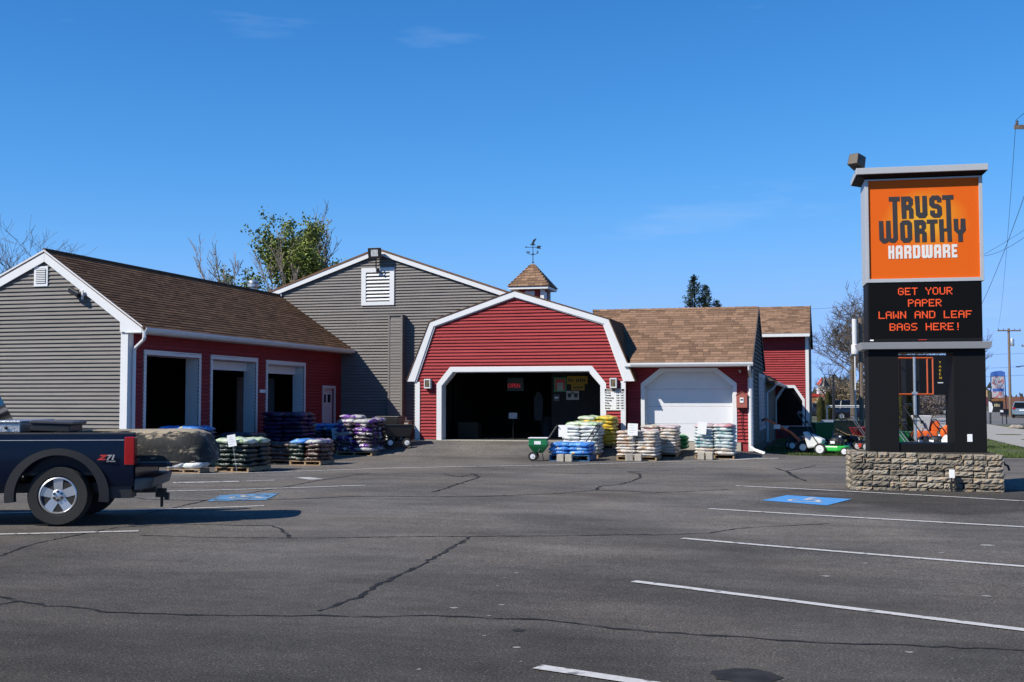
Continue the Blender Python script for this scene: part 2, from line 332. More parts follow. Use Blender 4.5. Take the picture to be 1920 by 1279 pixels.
# dark and small pale spots on the asphalt
DSPOT = mat('dark_spot', (0.026, 0.0255, 0.026), 0.8, spec=0.15, var=0.4, scale=7)
SPOT = mat('pale_spot', (0.24, 0.23, 0.215), 0.9, var=0.3, scale=20)
def blob(name, c, rx, ry, m, dz, seed=0):
    rr = random.Random(seed); mb = MB()
    mb.face([(c[0]+rx*math.cos(a)*rr.uniform(.75, 1.1), c[1]+ry*math.sin(a)*rr.uniform(.75, 1.1), gz(*c)+dz) for a in fr(0, 2*math.pi, 18)[:-1]])
    return tag(mb.build(name, m), kind='structure')
for k, (c, r_, m_) in enumerate([((-0.487, 7.259), 0.21, 1), ((-2.89, 10.947), 0.045, 0), ((-2.916, 10.621), 0.03, 0), ((-2.855, 10.152), 0.03, 0), ((-2.559, 9.232), 0.05, 0), ((-2.029, 7.686), 0.05, 0), ((-2.346, 8.005), 0.025, 0), ((-2.89, 9.005), 0.06, 0), ((-2.444, 6.914), 0.03, 0), ((-1.892, 7.285), 0.02, 0), ((-2.527, 8.752), 0.03, 0), ((-0.032, 11.57), 0.08, 0), ((1.757, 14.536), 0.16, 0), ((1.189, 13.718), 0.07, 0), ((1.291, 10.754), 0.07, 0), ((0.351, 12.613), 0.06, 0), ((0.501, 8.213), 0.05, 0), ((-2.165, 8.256), 0.05, 1)]): blob('ground_spot', c, r_*(1 if m_ else .6), r_*(1 if m_ else .55), DSPOT if m_ else SPOT, 0.0035, k)
# lawn, pavement, road on the far side
sheet('lawn', fr(-2.0, 9.0, 44), fr(36.9, 64, 60), lambda u, v: 0.02 + 0.03*math.sin(u*1.3)*math.sin(v*0.8), LAWN)
GRASS = mat('grass', (0.055, 0.088, 0.016), 0.8, var=0.35, scale=0.9, isl=0.45)
gm = MB(); rg = random.Random(3)
for i in range(26000):
    u = rg.uniform(-2.0, 6.6); v = 36.75 + 17*rg.random()**2.2
    if u < -1.4 and v < 36.95: continue
    h = rg.uniform(0.03, 0.085); a = rg.uniform(0, 6.28); dx, dy = 0.012*math.cos(a), 0.012*math.sin(a); lx, ly = rg.uniform(-.03, .03), rg.uniform(-.03, .03)
    b = gm.pts([(u-dx, v-dy, 0.01), (u+dx, v+dy, 0.01), (u+lx, v+ly, 0.02+h)]); gm.f.append((b, b+1, b+2))
tag(gm.build('grass', GRASS, fix=False), kind='stuff')
ROADM = mat('road_asphalt', (0.13, 0.125, 0.12), 0.9, var=0.12, scale=0.6, bump=0.2)
WALKM = mat('concrete_walk', (0.30, 0.285, 0.26), 0.9, var=0.1, scale=1.2, bump=0.1)
sheet('road', fr(10.6, 26, 6), fr(-20, 400, 60), lambda u, v: -0.03, ROADM)
sheet('side_road', fr(14, 14.01, 1), fr(-20, 30, 4), lambda u, v: -0.026, ROADM) if False else None
sheet('pavement', fr(6.6, 10.2, 6), fr(41, 140, 40), lambda u, v: 0.04, WALKM)
km = MB(); km.box(10.2, 41, -0.1, 10.6, 140, 0.07); tag(km.build('kerb', WALKM), kind='structure')
for v0 in range(44, 300, 9): flat('lane_line', [(18.1, v0), (18.25, v0), (18.25, v0+3.5), (18.1, v0+3.5)], PAINT, -0.022)
flat('lane_line', [(10.9, 41), (11.05, 41), (11.05, 300), (10.9, 300)], PAINT, -0.022)
flat('lane_line', [(25.6, 41), (25.75, 41), (25.75, 300), (25.6, 300)], PAINT, -0.022)
# ------------------------------------------------------------------ building helpers
def opening(z0, z1, lo, hi, ch=None):
    """straight or chamfered (ch = corner size across, up) opening in wall coordinates"""
    if ch is None: return dict(z0=z0, z1=z1, lo=lambda z: lo, hi=lambda z: hi, br=[z0, z1])
    cx, cz = ch; zc = z1-cz
    return dict(z0=z0, z1=z1, lo=lambda z: lo + max(0, (z-zc)/cz)*cx, hi=lambda z: hi - max(0, (z-zc)/cz)*cx, br=[z0, zc, z1])
def cuts(za, zb, lo, hi, ops, mid=False):
    """pieces (left at za, left at zb, right at za, right at zb) of a strip once the openings are taken out"""
    P = [(lo(za), lo(zb), hi(za), hi(zb))]
    for o in ops:
        zm = (za+zb)/2
        if not (o['z0'] < zm < o['z1']): continue
        c = lambda z: min(max(z, o['z0']), o['z1'])
        la, lb, ha, hb = o['lo'](c(za)), o['lo'](c(zb)), o['hi'](c(za)), o['hi'](c(zb)); N = []
        for (a, b, d, e) in P:
            if la > a or lb > b: N.append((a, b, min(la, d), min(lb, e)))
            if ha < d or hb < e: N.append((max(ha, a), max(hb, b), d, e))
        P = [q for q in N if (q[2]-q[0])+(q[3]-q[1]) > 0.02]
    return [q for q in P if q[2]-q[0] > 0.004 or q[3]-q[1] > 0.004]
class Wall:
    """a wall in its own frame: s along ex, z up, n outwards"""
    def __init__(s, root, O, ex, n): s.root, s.O, s.ex, s.n = root, Vector((*O, 0)), Vector((*ex, 0)), Vector((*n, 0)); s.T = TW(root)
    def p(s, a, z, d=0.0): q = s.O + s.ex*a + s.n*d; return (q.x, q.y, z)
    def backing(s, name, m, lo, hi, z0, z1, ops=(), thick=0.12, extra=()):
        br = sorted(set([z0, z1] + [b for o in ops for b in o['br'] if z0 < b < z1] + [e for e in extra if z0 < e < z1])); mb = MB(s.T)
        for za, zb in zip(br, br[1:]):
            for (a, b, c, d) in cuts(za, zb, lo, hi, ops): 
                mb.hexa([s.p(a, za, 0), s.p(c, za, 0), s.p(c, za, -thick), s.p(a, za, -thick), s.p(b, zb, 0), s.p(d, zb, 0), s.p(d, zb, -thick), s.p(b, zb, -thick)])
        return mb.build(name, m, s.root)
    def siding(s, m, lo, hi, z0, z1, ops=(), course=0.1016, lip=0.046, name='siding_board'):
        z = z0; k = 0
        while z < z1-0.01:
            zb = min(z+course, z1)
            for (a, b, c, d) in cuts(z, zb, lo, hi, ops):
                if min(c-a, d-b) < -0.02: continue
                d = max(d, b); g = z + course*0.17
                # long courses are laid in lengths that lap by a few millimetres
                js = []; x = max(a, b) + 1.2 + 2.4*((k*0.618) % 1)
                while x < min(c, d)-0.8: js.append(x); x += 3.66
                E = [(a, b)] + [(j, j) for j in js] + [(c, d)]
                for q, ((a0, b0), (c0, d0)) in enumerate(zip(E, E[1:])):
                    w = lip + (0.003 if q % 2 else 0); mb = MB(s.T)
                    mb.hexa([s.p(a0, g, w), s.p(c0, g, w), s.p(c0, g+.006, 0.001), s.p(a0, g+.006, 0.001), s.p(b0, zb, 0.006), s.p(d0, zb, 0.006), s.p(d0, zb, 0.001), s.p(b0, zb, 0.001)])
                    mb.build(name, m, s.root)
            z = zb; k += 1
    def strip(s, mb, outer, inner, d0, d1):
        """trim band between two polylines (s, z), from depth d0 to d1"""
        for (a, b, c, d) in zip(outer, outer[1:], inner, inner[1:]):
            mb.hexa([s.p(*a, d0), s.p(*b, d0), s.p(*d, d0), s.p(*c, d0), s.p(*a, d1), s.p(*b, d1), s.p(*d, d1), s.p(*c, d1)])
    def poly(s, mb, P, d0, d1): mb.prism([s.p(a, z, d0) for a, z in P], s.n*(d1-d0))
    def box(s, mb, a0, z0, d0, a1, z1, d1): s.poly(mb, [(a0, z0), (a1, z0), (a1, z1), (a0, z1)], d0, d1)
def shingles(root, m, P0, e, up, s0, s1, length, exp, wr, n_ind=0, seed=1, name='shingle', stuff='shingles'):
    """overlapping shingles on a roof plane; the lowest n_ind are parts of their own, the rest one mesh.  s0, s1: start and end along e at a height t up the slope"""
    rr = random.Random(seed); P0 = Vector(P0); e = Vector(e).normalized(); up = Vector(up).normalized(); n = e.cross(up).normalized()
    if n.z < 0: n = -n
    T = TW(root); rest = MB(T); cnt = 0; cache = {}; t = 0.0
    widths = [wr*f for f in (0.55, 0.75, 0.95, 1.15, 1.4)]
    Rm = Matrix((e, up, n)).transposed().to_4x4()
    def wedge(mb, w, h): mb.hexa([(0,0,0.003),(w,0,0.003),(w,h,0.001),(0,h,0.001),(0,0,0.019),(w,0,0.019),(w,h,0.005),(0,h,0.005)])
    while t < length-0.02:
        h = min(exp, length-t); x = s0(t); xe = s1(t)
        while x < xe-0.02:
            k = rr.randrange(5); w = min(widths[k], xe-x)
            if cnt < n_ind and w == widths[k] and h == exp:
                if k not in cache: q = MB(); wedge(q, w-0.006, h*1.03); cache[k] = q.mesh(name, m)
                o = bpy.data.objects.new(name, cache[k]); COL.objects.link(o); o.parent = root
                o.matrix_local = T @ Matrix.Translation(P0 + e*x + up*t) @ Rm; cnt += 1
            else:
                q = MB(); wedge(q, w-0.005, h*1.03); b = len(rest.v); M = T @ Matrix.Translation(P0 + e*x + up*t) @ Rm
                rest.v += [tuple(M @ Vector(p)) for p in q.v]; rest.f += [tuple(i+b for i in f) for f in q.f]
            x += w
        t += exp
    if rest.v: tag(rest.build(stuff, m, root), kind='stuff')

# ------------------------------------------------------------------ grey shed on the left
V0, U0 = 25.56, -16.69
shed = thing('grey_shed', 'long grey clapboard shed with three open red garage bays and brown roof', 'building', (-19.0, V0, 0))
wf = Wall(shed, (0, V0), (1, 0), (0, -1))
lo = lambda z: max(-23.6, -19.07-(5.34-z)/0.47); hi = lambda z: min(U0, -19.07+(5.30-z)/0.695)
wf.backing('wall', GREYS, lo, hi, 0, 5.28, extra=[3.2, 3.65])
wf.siding(GREYS, lo, hi, 0.05, 5.25)
ws = Wall(shed, (U0, V0), (0, 1), (1, 0))
dops = [opening(0.0, 2.83, 26.33-V0, 28.92-V0), opening(0.0, 2.83, 29.66-V0, 32.26-V0), opening(0.0, 2.80, 33.03-V0, 35.64-V0), opening(0.0, 2.08, 37.22-V0, 38.12-V0)]
ws.backing('wall', REDS, lambda z: 0.0, lambda z: 13.2, 0, 3.45, dops, thick=0.2)
ws.siding(REDS, lambda z: 0.02, lambda z: 13.18, 0.05, 3.42, dops)
T = TW(shed)
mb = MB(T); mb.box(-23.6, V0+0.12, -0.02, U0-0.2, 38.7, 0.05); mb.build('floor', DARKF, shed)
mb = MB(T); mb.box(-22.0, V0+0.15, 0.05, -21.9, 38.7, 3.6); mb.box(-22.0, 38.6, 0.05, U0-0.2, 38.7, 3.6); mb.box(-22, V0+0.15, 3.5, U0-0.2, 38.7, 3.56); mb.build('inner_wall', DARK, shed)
for k, (a, b, zt) in enumerate([(26.33, 28.92, 2.83), (29.66, 32.26, 2.83), (33.03, 35.64, 2.80)]):
    a -= V0; b -= V0; mb = MB(T)
    ws.strip(mb, [(a-.11, 0.02), (a-.11, zt+.12), (b+.11, zt+.12), (b+.11, 0.02)], [(a, 0.02), (a, zt), (b, zt), (b, 0.02)], 0.0, 0.045)
    mb.build('door_trim', WHITE, shed)
    mb = MB(T); ws.box(mb, b-0.02, 0.02, -0.36, b+0.005, zt, -0.003); ws.box(mb, a-0.005, 0.02, -0.36, a+0.02, zt, -0.003); ws.box(mb, a+.02, zt-0.02, -0.36, b-.02, zt+0.005, -0.003); mb.build('door_jamb', GUTT, shed)
    if k: mb = MB(T); ws.box(mb, a+.03, zt-0.28, -0.30, b-.03, zt-0.03, -0.25); mb.build('raised_door', GUTT, shed)
mb = MB(T); a, b = 37.22-V0, 38.12-V0
ws.strip(mb, [(a-.1, .02), (a-.1, 2.18), (b+.1, 2.18), (b+.1, .02)], [(a, .02), (a, 2.08), (b, 2.08), (b, .02)], 0, 0.045); mb.build('door_trim', WHITE, shed)
mb = MB(T); ws.box(mb, a, .02, -0.09, b, 2.08, -0.05); dd = mb.build('door', WHITE, shed)
for q in (0.12, 0.52):
    mb = MB(T); ws.box(mb, a+q, 1.6, -0.06, a+q+0.25, 1.88, -0.046); mb.build('pane', GLASS, dd)
mb = MB(T); mb.box(-17.75, 33.05, .05, -17.70, 35.6, 2.4); ind = mb.build('inner_door', mat('dim_grey_door', (.075, .08, .085), .7), shed)
for q in (33.9, 34.6): mb = MB(T); mb.box(-17.699, q, 1.75, -17.69, q+.3, 2.0); mb.build('pane', GLASS, ind)
mb = MB(T); mb.ball((U0-0.02, 38.04, 1.0), 0.035); mb.build('handle', STEEL, dd)
mb = MB(T); wf.poly(mb, [(-19.07, 5.46), (-16.25, 3.50), (-16.25, 3.35), (-16.86, 3.35), (-16.86, 3.60), (-19.07, 5.17)], 0.07, 0.10); wf.poly(mb, [(-19.07, 5.46), (-19.07, 5.17), (-23.8, 2.95), (-23.8, 3.24)], 0.07, 0.10); mb.build('rake_board', WHITE, shed, bevel=0.008)
mb = MB(T); wf.poly(mb, [(-19.07, 5.475), (-16.22, 3.495), (-16.22, 3.46), (-19.07, 5.43)], 0.102, 0.12); wf.poly(mb, [(-19.07, 5.475), (-19.07, 5.43), (-23.8, 3.21), (-23.8, 3.255)], 0.102, 0.12); mb.build('drip_edge', GUTT, shed)
mb = MB(T)
for (a, b) in (((-19.07, 5.455), (-16.2, 3.46)), ((-19.07, 5.455), (-23.8, 3.235))):
    wf.poly(mb, [a, b, (b[0], b[1]-0.05), (a[0], a[1]-0.05)], 0.11, -13.2)
mb.build('roof', SHDK, shed)
mb = MB(T); wf.box(mb, -16.86, 0.0, 0.028, U0+0.03, 3.35, 0.05); mb.box(U0, V0-0.028, 0, U0+0.05, V0+0.16, 3.35); mb.build('corner_board', WHITE, shed)
sl = math.hypot(2.87, 1.995)
shingles(shed, SHDK, (-16.19, V0-0.11, 3.455), (0, 1, 0), (-2.87, 0, 1.995), lambda t: 0, lambda t: 13.26, sl, 0.14, 0.33, 0, 5)
mb = MB(T); mb.tube([(-19.07, V0-0.11, 5.47), (-19.07, 38.7, 5.47)], 0.05, 6); mb.build('ridge_cap', SHDK, shed)
def gutter(root, P, Q, out, m=GUTT, w=0.12, h=0.11):
    P, Q, out = Vector(P), Vector(Q), Vector(out); mb = MB(TW(root)); z = Vector((0, 0, 1))
    prof = [(0, 0), (w*0.72, 0), (w, h*0.55), (w, h), (w-0.012, h), (w-0.015, h*0.6), (w*0.7, 0.014), (0.012, 0.014), (0.012, h), (0, h)]
    mb.prism([P + out*a + z*b for a, b in prof], Q-P); return mb.build('gutter', m, root)
gutter(shed, (-16.23, V0-0.11, 3.35), (-16.23, 38.7, 3.35), (1, 0, 0))
mb = MB(T); mb.box(U0, V0-0.14, 3.33, -16.23, 38.7, 3.35); mb.build('soffit', WHITE, shed)
mb = MB(T); mb.tube([(-16.17, V0-0.1, 3.37), (-16.17, V0-0.1, 3.22), (-16.20, V0-0.08, 3.16), (-16.54, V0+0.10, 2.98), (-16.58, V0+0.12, 2.90), (-16.58, V0+0.12, 0.1)], 0.045, 6); mb.build('downspout', GUTT, shed)
mb = MB(T); wf.box(mb, -19.39, 4.55, 0.03, -18.99, 5.06, 0.06); vv = mb.build('gable_vent', WHITE, shed)
mb = MB(T); wf.box(mb, -19.33, 4.63, 0.061, -19.05, 5.0, 0.064); mb.build('recess', BLACK, vv)
for k in range(8):
    z = 4.635 + k*0.046; mb = MB(T); wf.poly(mb, [(-19.33, z), (-19.05, z), (-19.05, z+0.028), (-19.33, z+0.028)], 0.065, 0.082); mb.build('slat', WHITE, vv)
# ------------------------------------------------------------------ big grey hall behind
VG = 38.75
hall = thing('grey_hall', 'big grey clapboard gable building with louvred vent, behind the red barn front', 'building', (-15.28, VG, 0))
wh = Wall(hall, (0, VG), (1, 0), (0, -1)); T = TW(hall)
lo = lambda z: max(-19.0, -15.28-(6.93-z)/0.345); hi = lambda z: min(-8.6, -15.28+(6.93-z)/0.345)
hop = [opening(0.0, 3.4, -12.5, -6.0)]
wh.backing('wall', GREYS, lo, hi, 0, 6.9, hop, extra=[5.646, 4.62])
wh.siding(GREYS, lo, hi, 0.25, 6.9, hop)
mb = MB(T)
for sg, e in ((-1, -19.72), (1, -8.2)):
    dz = abs(e+15.28)*0.345; wh.poly(mb, [(-15.28, 7.03), (e, 7.03-dz), (e, 6.83-dz), (-15.28, 6.83)][::sg], 0.10, 0.13)
wh.poly(mb, [(-19.72, 5.30), (-18.98, 5.55), (-18.98, 5.30)], 0.06, 0.095)
mb.build('rake_board', WHITE, hall)
mb = MB(T)
for e in (-19.8, -8.1):
    dz = abs(e+15.28)*0.345; wh.poly(mb, [(-15.28, 7.06), (e, 7.06-dz), (e, 7.0-dz), (-15.28, 7.0)], 0.15, -22)
mb.build('roof', SHDK, hall)
mb = MB(T); mb.box(-19.0, VG+0.12, 0, -18.9, 60, 5.4); mb.box(-8.7, VG+0.12, 0, -8.6, 60, 4.5); mb.build('side_wall', GREYS, hall)
mb = MB(T); wh.strip(mb, [(-15.90, 5.03), (-15.90, 6.36), (-14.66, 6.36), (-14.66, 5.03), (-15.90, 5.03)], [(-15.73, 5.16), (-15.73, 6.2), (-14.83, 6.2), (-14.83, 5.16), (-15.73, 5.16)], 0.02, 0.075); vv = mb.build('louvre_vent', WHITE, hall)
mb = MB(T); wh.box(mb, -15.73, 5.16, 0.03, -14.83, 6.2, 0.034); mb.build('recess', BLACK, vv)
for k in range(8):
    z = 5.2 + k*0.125; mb = MB(T); mb.hexa([wh.p(-15.72, z, .036), wh.p(-14.84, z, .036), wh.p(-14.84, z-0.0, .07), wh.p(-15.72, z, .07), wh.p(-15.72, z+.07, .036), wh.p(-14.84, z+.07, .036), wh.p(-14.84, z+.02, .07), wh.p(-15.72, z+.02, .07)]); mb.build('slat', WHITE, vv)
# boxed chase on the gable wall
mb = MB(T); wh.box(mb, -14.74, 0.1, 0.0, -14.25, 4.62, 0.35); ch = mb.build('chase', GREYS, hall)
wc = Wall(hall, (0, VG-0.35), (1, 0), (0, -1)); z = 0.15
while z < 4.5:
    mb = MB(T); zb = z+0.1016; mb.hexa([wc.p(-14.70, z, .024), wc.p(-14.29, z, .024), wc.p(-14.29, z, .001), wc.p(-14.70, z, .001), wc.p(-14.70, zb, .005), wc.p(-14.29, zb, .005), wc.p(-14.29, zb, .001), wc.p(-14.70, zb, .001)])
    mb.build('siding_board', GREYS, ch); z = zb
mb = MB(T); wc.box(mb, -14.76, 0.1, 0.001, -14.70, 4.62, 0.03); wc.box(mb, -14.29, 0.1, 0.001, -14.23, 4.62, 0.03); wc.box(mb, -14.76, 4.62, -.36, -14.23, 4.66, 0.04); mb.build('chase_trim', GREYS, ch)
# ------------------------------------------------------------------ red barn front
VB = 35.46
barn = thing('red_barn_front', 'red gambrel barn front with white trim and a wide dark open doorway', 'building', (-9.4, VB, 0.4))
wb = Wall(barn, (0, VB), (1, 0), (0, -1)); T = TW(barn)
def rlo(z): return -12.65 if z < 2.5 else (-12.62+(z-2.5)*0.336 if z < 4.05 else -12.10+(z-4.05)*2.75)
def rhi(z): return -5.94 if z < 2.5 else (-5.97-(z-2.5)*0.336 if z < 4.05 else -6.49-(z-4.05)*2.95)
bop = [opening(0.3, 2.58, -11.80, -6.68, (0.37, 0.43))]
wb.backing('wall', REDS, rlo, rhi, 0.35, 5.0, bop, extra=[2.5, 4.05])
wb.siding(REDS, rlo, rhi, 0.43, 4.98, bop)
O_ = [(-11.97, .40), (-11.97, 2.19), (-11.52, 2.73), (-6.95, 2.73), (-6.51, 2.19), (-6.51, .40)]
I_ = [(-11.80, .40), (-11.80, 2.13), (-11.43, 2.57), (-7.05, 2.57), (-6.68, 2.13), (-6.68, .40)]
mb = MB(T); wb.strip(mb, O_, I_, 0.0, 0.05); mb.build('door_trim', WHITE, barn, bevel=0.006)
mb = MB(T); wb.strip(mb, I_, [(a+(.02 if a < -9 else -.02), z-(.02 if z > 2.4 else 0)) for a, z in I_], -0.32, -0.002); mb.build('door_jamb', GUTT, barn)
RO = [(-12.95, 2.27), (-12.19, 4.16), (-9.40, 5.09), (-6.42, 4.15), (-5.62, 2.25)]
RI = [(-12.68, 2.27), (-12.06, 4.02), (-9.40, 4.90), (-6.56, 4.01), (-5.93, 2.25)]
mb = MB(T); wb.strip(mb, RO, RI, 0.08, 0.11); mb.build('rake_board', WHITE, barn, bevel=0.006)
mb = MB(T); wb.strip(mb, [(a*1.0+(-.02 if a < -9.4 else .02 if a > -9.4 else 0), z+0.035) for a, z in RO], RO, 0.125, -8.5)
mb.build('roof', SHDK, barn)
mb = MB(T); wb.strip(mb, RI, [(a+(.04 if a < -9.4 else -.04 if a > -9.4 else 0), z-.02) for a, z in RI], 0.0, 0.08); mb.build('soffit', WHITE, barn)
for a, b in ((-12.69, -12.53), (-6.06, -5.91)):
    mb = MB(T); wb.box(mb, a, .40, 0.028, b, 2.26, 0.055); mb.build('corner_board', WHITE, barn)
mb = MB(T); mb.box(-12.65, VB+.12, .35, -12.55, 44, 2.5); mb.box(-6.04, VB+.12, .35, -5.94, 44, 2.5); mb.build('side_wall', REDS, barn)
mb = MB(T); mb.box(-12.5, VB-0.10, 0.30, -6.1, VB+0.35, 0.425); mb.build('door_sill', CONC, barn)
# dark shop inside
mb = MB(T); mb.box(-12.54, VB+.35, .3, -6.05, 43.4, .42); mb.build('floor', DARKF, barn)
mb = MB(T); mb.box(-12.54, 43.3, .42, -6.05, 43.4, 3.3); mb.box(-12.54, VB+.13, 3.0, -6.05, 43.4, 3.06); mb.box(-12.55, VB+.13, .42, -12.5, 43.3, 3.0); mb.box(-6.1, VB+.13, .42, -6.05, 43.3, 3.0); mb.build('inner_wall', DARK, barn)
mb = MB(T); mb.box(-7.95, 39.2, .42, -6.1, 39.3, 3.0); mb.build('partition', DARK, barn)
# ------------------------------------------------------------------ garage wing
VW, VD, UR = 35.88, 36.12, -2.15
gar = thing('garage_wing', 'low wing with brown shingle roof and closed white garage door', 'building', (-4.0, VW, 0))
wg = Wall(gar, (0, VW), (1, 0), (0, -1)); T = TW(gar)
gop = [opening(0.25, 2.55, -5.39, -2.73, (0.54, 0.46))]
wg.backing('wall', REDS, lambda z: -5.92, lambda z: UR-.05, 0.1, 2.78, gop, thick=0.26)
wg.siding(REDS, lambda z: -5.92, lambda z: UR-.12, 0.40, 2.72, gop)
O_ = [(-5.51, .40), (-5.51, 2.19), (-4.92, 2.65), (-3.20, 2.65), (-2.61, 2.19), (-2.61, .40)]
I_ = [(-5.39, .40), (-5.39, 2.09), (-4.85, 2.55), (-3.27, 2.55), (-2.73, 2.09), (-2.73, .40)]
mb = MB(T); wg.strip(mb, O_, I_, 0.0, 0.05); mb.build('door_trim', WHITE, gar, bevel=0.006)
mb = MB(T); wg.strip(mb, I_, [(a+(.02 if a < -4 else -.02), z-(.02 if z > 2.4 else 0)) for a, z in I_], -0.24, -0.002); mb.build('door_jamb', WHITE, gar)
DOORW = mat('white_door_panel', (0.62, 0.635, 0.66), 0.4, var=0.02)
gd = None
for k in range(4):
    za, zb = 0.43+k*0.53, 0.43+(k+1)*0.53-0.006
    x0, x1 = -5.39, -2.73; mb = MB(T)
    if k == 3: wg.poly(mb, [(x0, za), (x1, za), (x1, 2.09), (-3.27, zb), (-4.85, zb), (x0, 2.09)], -0.27, -0.235)
    else: wg.box(mb, x0, za, -0.27, x1, zb, -0.235)
    if gd is None: gd = mb.build('garage_door', DOORW, gar, bevel=0.004)
    else: mb.build('panel', DOORW, gd, bevel=0.004)
mb = MB(T); wg.box(mb, -5.6, 0.05, -0.26, -2.5, 0.41, 0.06); mb.build('door_sill', CONC, gar)
VE, ZE, VR, ZR = 35.26, 2.80, 38.93, 4.70
mb = MB(T)
mb.prism([(-7.6, VE+.02, ZE), (-7.6, VR, ZR), (-7.6, 42.6, ZE), (-7.6, 42.6, ZE-.08), (-7.6, VR, ZR-.08), (-7.6, VE+.02, ZE-.08)], (7.6+UR+0.04, 0, 0))
mb.v = [((T @ Vector((-5.66, 0, 0))).x if (p[0] < (T @ Vector((-7, 0, 0))).x and p[1] < (T @ Vector((0, VE+1, 0))).y) else p[0], p[1], p[2]) for p in mb.v]; mb.build('roof', SHING, gar)
sl = math.hypot(VR-VE, ZR-ZE)
shingles(gar, SHING, (-7.6, VE, ZE), (1, 0, 0), (0, VR-VE, ZR-ZE), lambda t: 1.85 if t < 1.2 else 1.85-(t-1.2)*0.62, lambda t: 7.6+UR+0.05, sl, 0.185, 0.3, 300, 9)
mb = MB(T)
for k in range(22): mb.hexa([(-7.6+k*.25, VR-.11, ZR-.03), (-7.6+k*.25+.24, VR-.11, ZR-.03), (-7.6+k*.25+.24, VR+.11, ZR-.03), (-7.6+k*.25, VR+.11, ZR-.03), (-7.6+k*.25, VR-.03, ZR+.045), (-7.6+k*.25+.24, VR-.03, ZR+.03), (-7.6+k*.25+.24, VR+.03, ZR+.03), (-7.6+k*.25, VR+.03, ZR+.045)])
mb.build('ridge_cap', SHING, gar)
gutter(gar, (-5.72, VE, 2.69), (UR+.06, VE, 2.69), (0, -1, 0))
mb = MB(T)
for k in range(6): mb.box(-5.6+k*.66, VE-.125, 2.79, -5.57+k*.66, VE, 2.805)
mb.build('gutter_strap', GUTT, gar)
mb = MB(T); mb.box(-5.92, VE+.01, 2.70, UR, VE+.04, 2.80); mb.box(-5.92, VE+.04, 2.68, UR, VW, 2.70); mb.build('fascia', WHITE, gar)
mb = MB(T); wg.box(mb, UR-.13, .15, .028, UR+.02, 2.68, .055); mb.box(UR-.03, VW-.03, .15, UR+.02, VW+.12, 2.68); mb.build('corner_board', WHITE, gar)
mb = MB(T); mb.tube([(UR-.05, VE-.06, 2.69), (UR-.05, VE-.04, 2.6), (UR-.05, VW-.10, 2.38), (UR-.05, VW-.10, .3), (UR+.05, VW-.2, .2), (UR+.36, VW-.34, .1)], 0.05, 6); mb.build('downspout', GUTT, gar)
# brown gable end
we = Wall(gar, (UR, 0), (0, 1), (1, 0))
elo = lambda z: VW if z < 2.7 else VW-.5+(z-2.75)*1.93; ehi = lambda z: 42.0 if z < 2.7 else 41.9-(z-2.7)*1.55
we.backing('end_wall', BROWNS, elo, ehi, 0, 4.6, extra=[2.3, 2.7])
we.siding(BROWNS, elo, lambda z: min(42.0, ehi(z)), 0.3, 4.55, course=0.127)
mb = MB(T); we.strip(mb, [(VE, ZE+.02), (VR, ZR+.02), (42.6, ZE+.02)], [(VE, ZE-.12), (VR, ZR-.13), (42.6, ZE-.12)], 0.03, 0.06); mb.build('rake_board', BROWNS, gar)
mb = MB(T); we.strip(mb, [(38.3, .7), (38.3, 2.55), (42.2, 2.55), (42.2, .7), (38.3, .7)], [(38.45, .82), (38.45, 2.42), (42.05, 2.42), (42.05, .82), (38.45, .82)], .03, .07); sw_ = mb.build('window', mat('grey_blue_frame', (0.24, 0.27, 0.31), 0.5), gar)
mb = MB(T); we.box(mb, 38.45, .82, .03, 42.05, 2.42, .045); mb.build('pane', mat('pale_shutter', (0.16, 0.19, 0.24), 0.5), sw_)
# low eave along the side passage
mb = MB(T); mb.prism([(UR+.35, 43.0, 2.36), (UR-.6, 43.0, 2.85), (UR-.6, 43.0, 2.77), (UR+.35, 43.0, 2.28)], (0, 9.26, 0)); mb.build('porch_roof', SHDK, gar)
mb = MB(T); mb.prism([(UR+.36, 42.96, 2.37), (UR-.02, 42.96, 2.56), (UR-.02, 42.96, 2.38), (UR+.36, 42.96, 2.2)], (0, .03, 0)); mb.build('porch_rake', BROWNS, gar)
mb = MB(T); mb.box(UR-.14, 42.1, 0, UR-.004, 52.28, 2.62); mb.build('passage_wall', BROWNS, gar)
gutter(gar, (UR+.33, 43.0, 2.24), (UR+.33, 52.24, 2.24), (1, 0, 0))
mb = MB(T); mb.tube([(UR+.4, 43.1, 2.25), (UR+.3, 43.1, 2.1), (UR+.08, 43.1, 1.95), (UR+.08, 43.1, .2)], .045, 6); mb.build('downspout', GUTT, gar)
# ------------------------------------------------------------------ red end building
VX = 52.3
endb = thing('red_end_building', 'narrow red clapboard end building with white framed corner cut window', 'building', (-1.8, VX, 0))
wx = Wall(endb, (0, VX), (1, 0), (0, -1)); T = TW(endb)
xop = [opening(0.58, 2.22, -2.10, -1.02, (0.36, 0.56))]
wx.backing('wall', REDS, lambda z: -5.0, lambda z: -.75, 0, 4.5, xop)
wx.siding(REDS, lambda z: -3.6, lambda z: -.85, 0.2, 4.45, xop)
O_ = [(-2.20, .48), (-2.20, 1.72), (-1.79, 2.34), (-1.33, 2.34), (-.92, 1.72), (-.92, .48), (-2.20, .48)]
I_ = [(-2.10, .58), (-2.10, 1.66), (-1.74, 2.22), (-1.38, 2.22), (-1.02, 1.66), (-1.02, .58), (-2.10, .58)]
mb = MB(T); wx.strip(mb, O_, I_, 0.0, 0.05); win = mb.build('window', WHITE, endb)
mb = MB(T); wx.poly(mb, I_[:-1], -0.11, -0.09); mb.build('pane', mat('black_window_glass', (.004, .0045, .005), .3, spec=.08), win)
mb = MB(T); wx.box(mb, -.87, 0, .027, -.73, 4.45, .05); mb.build('corner_board', WHITE, endb)
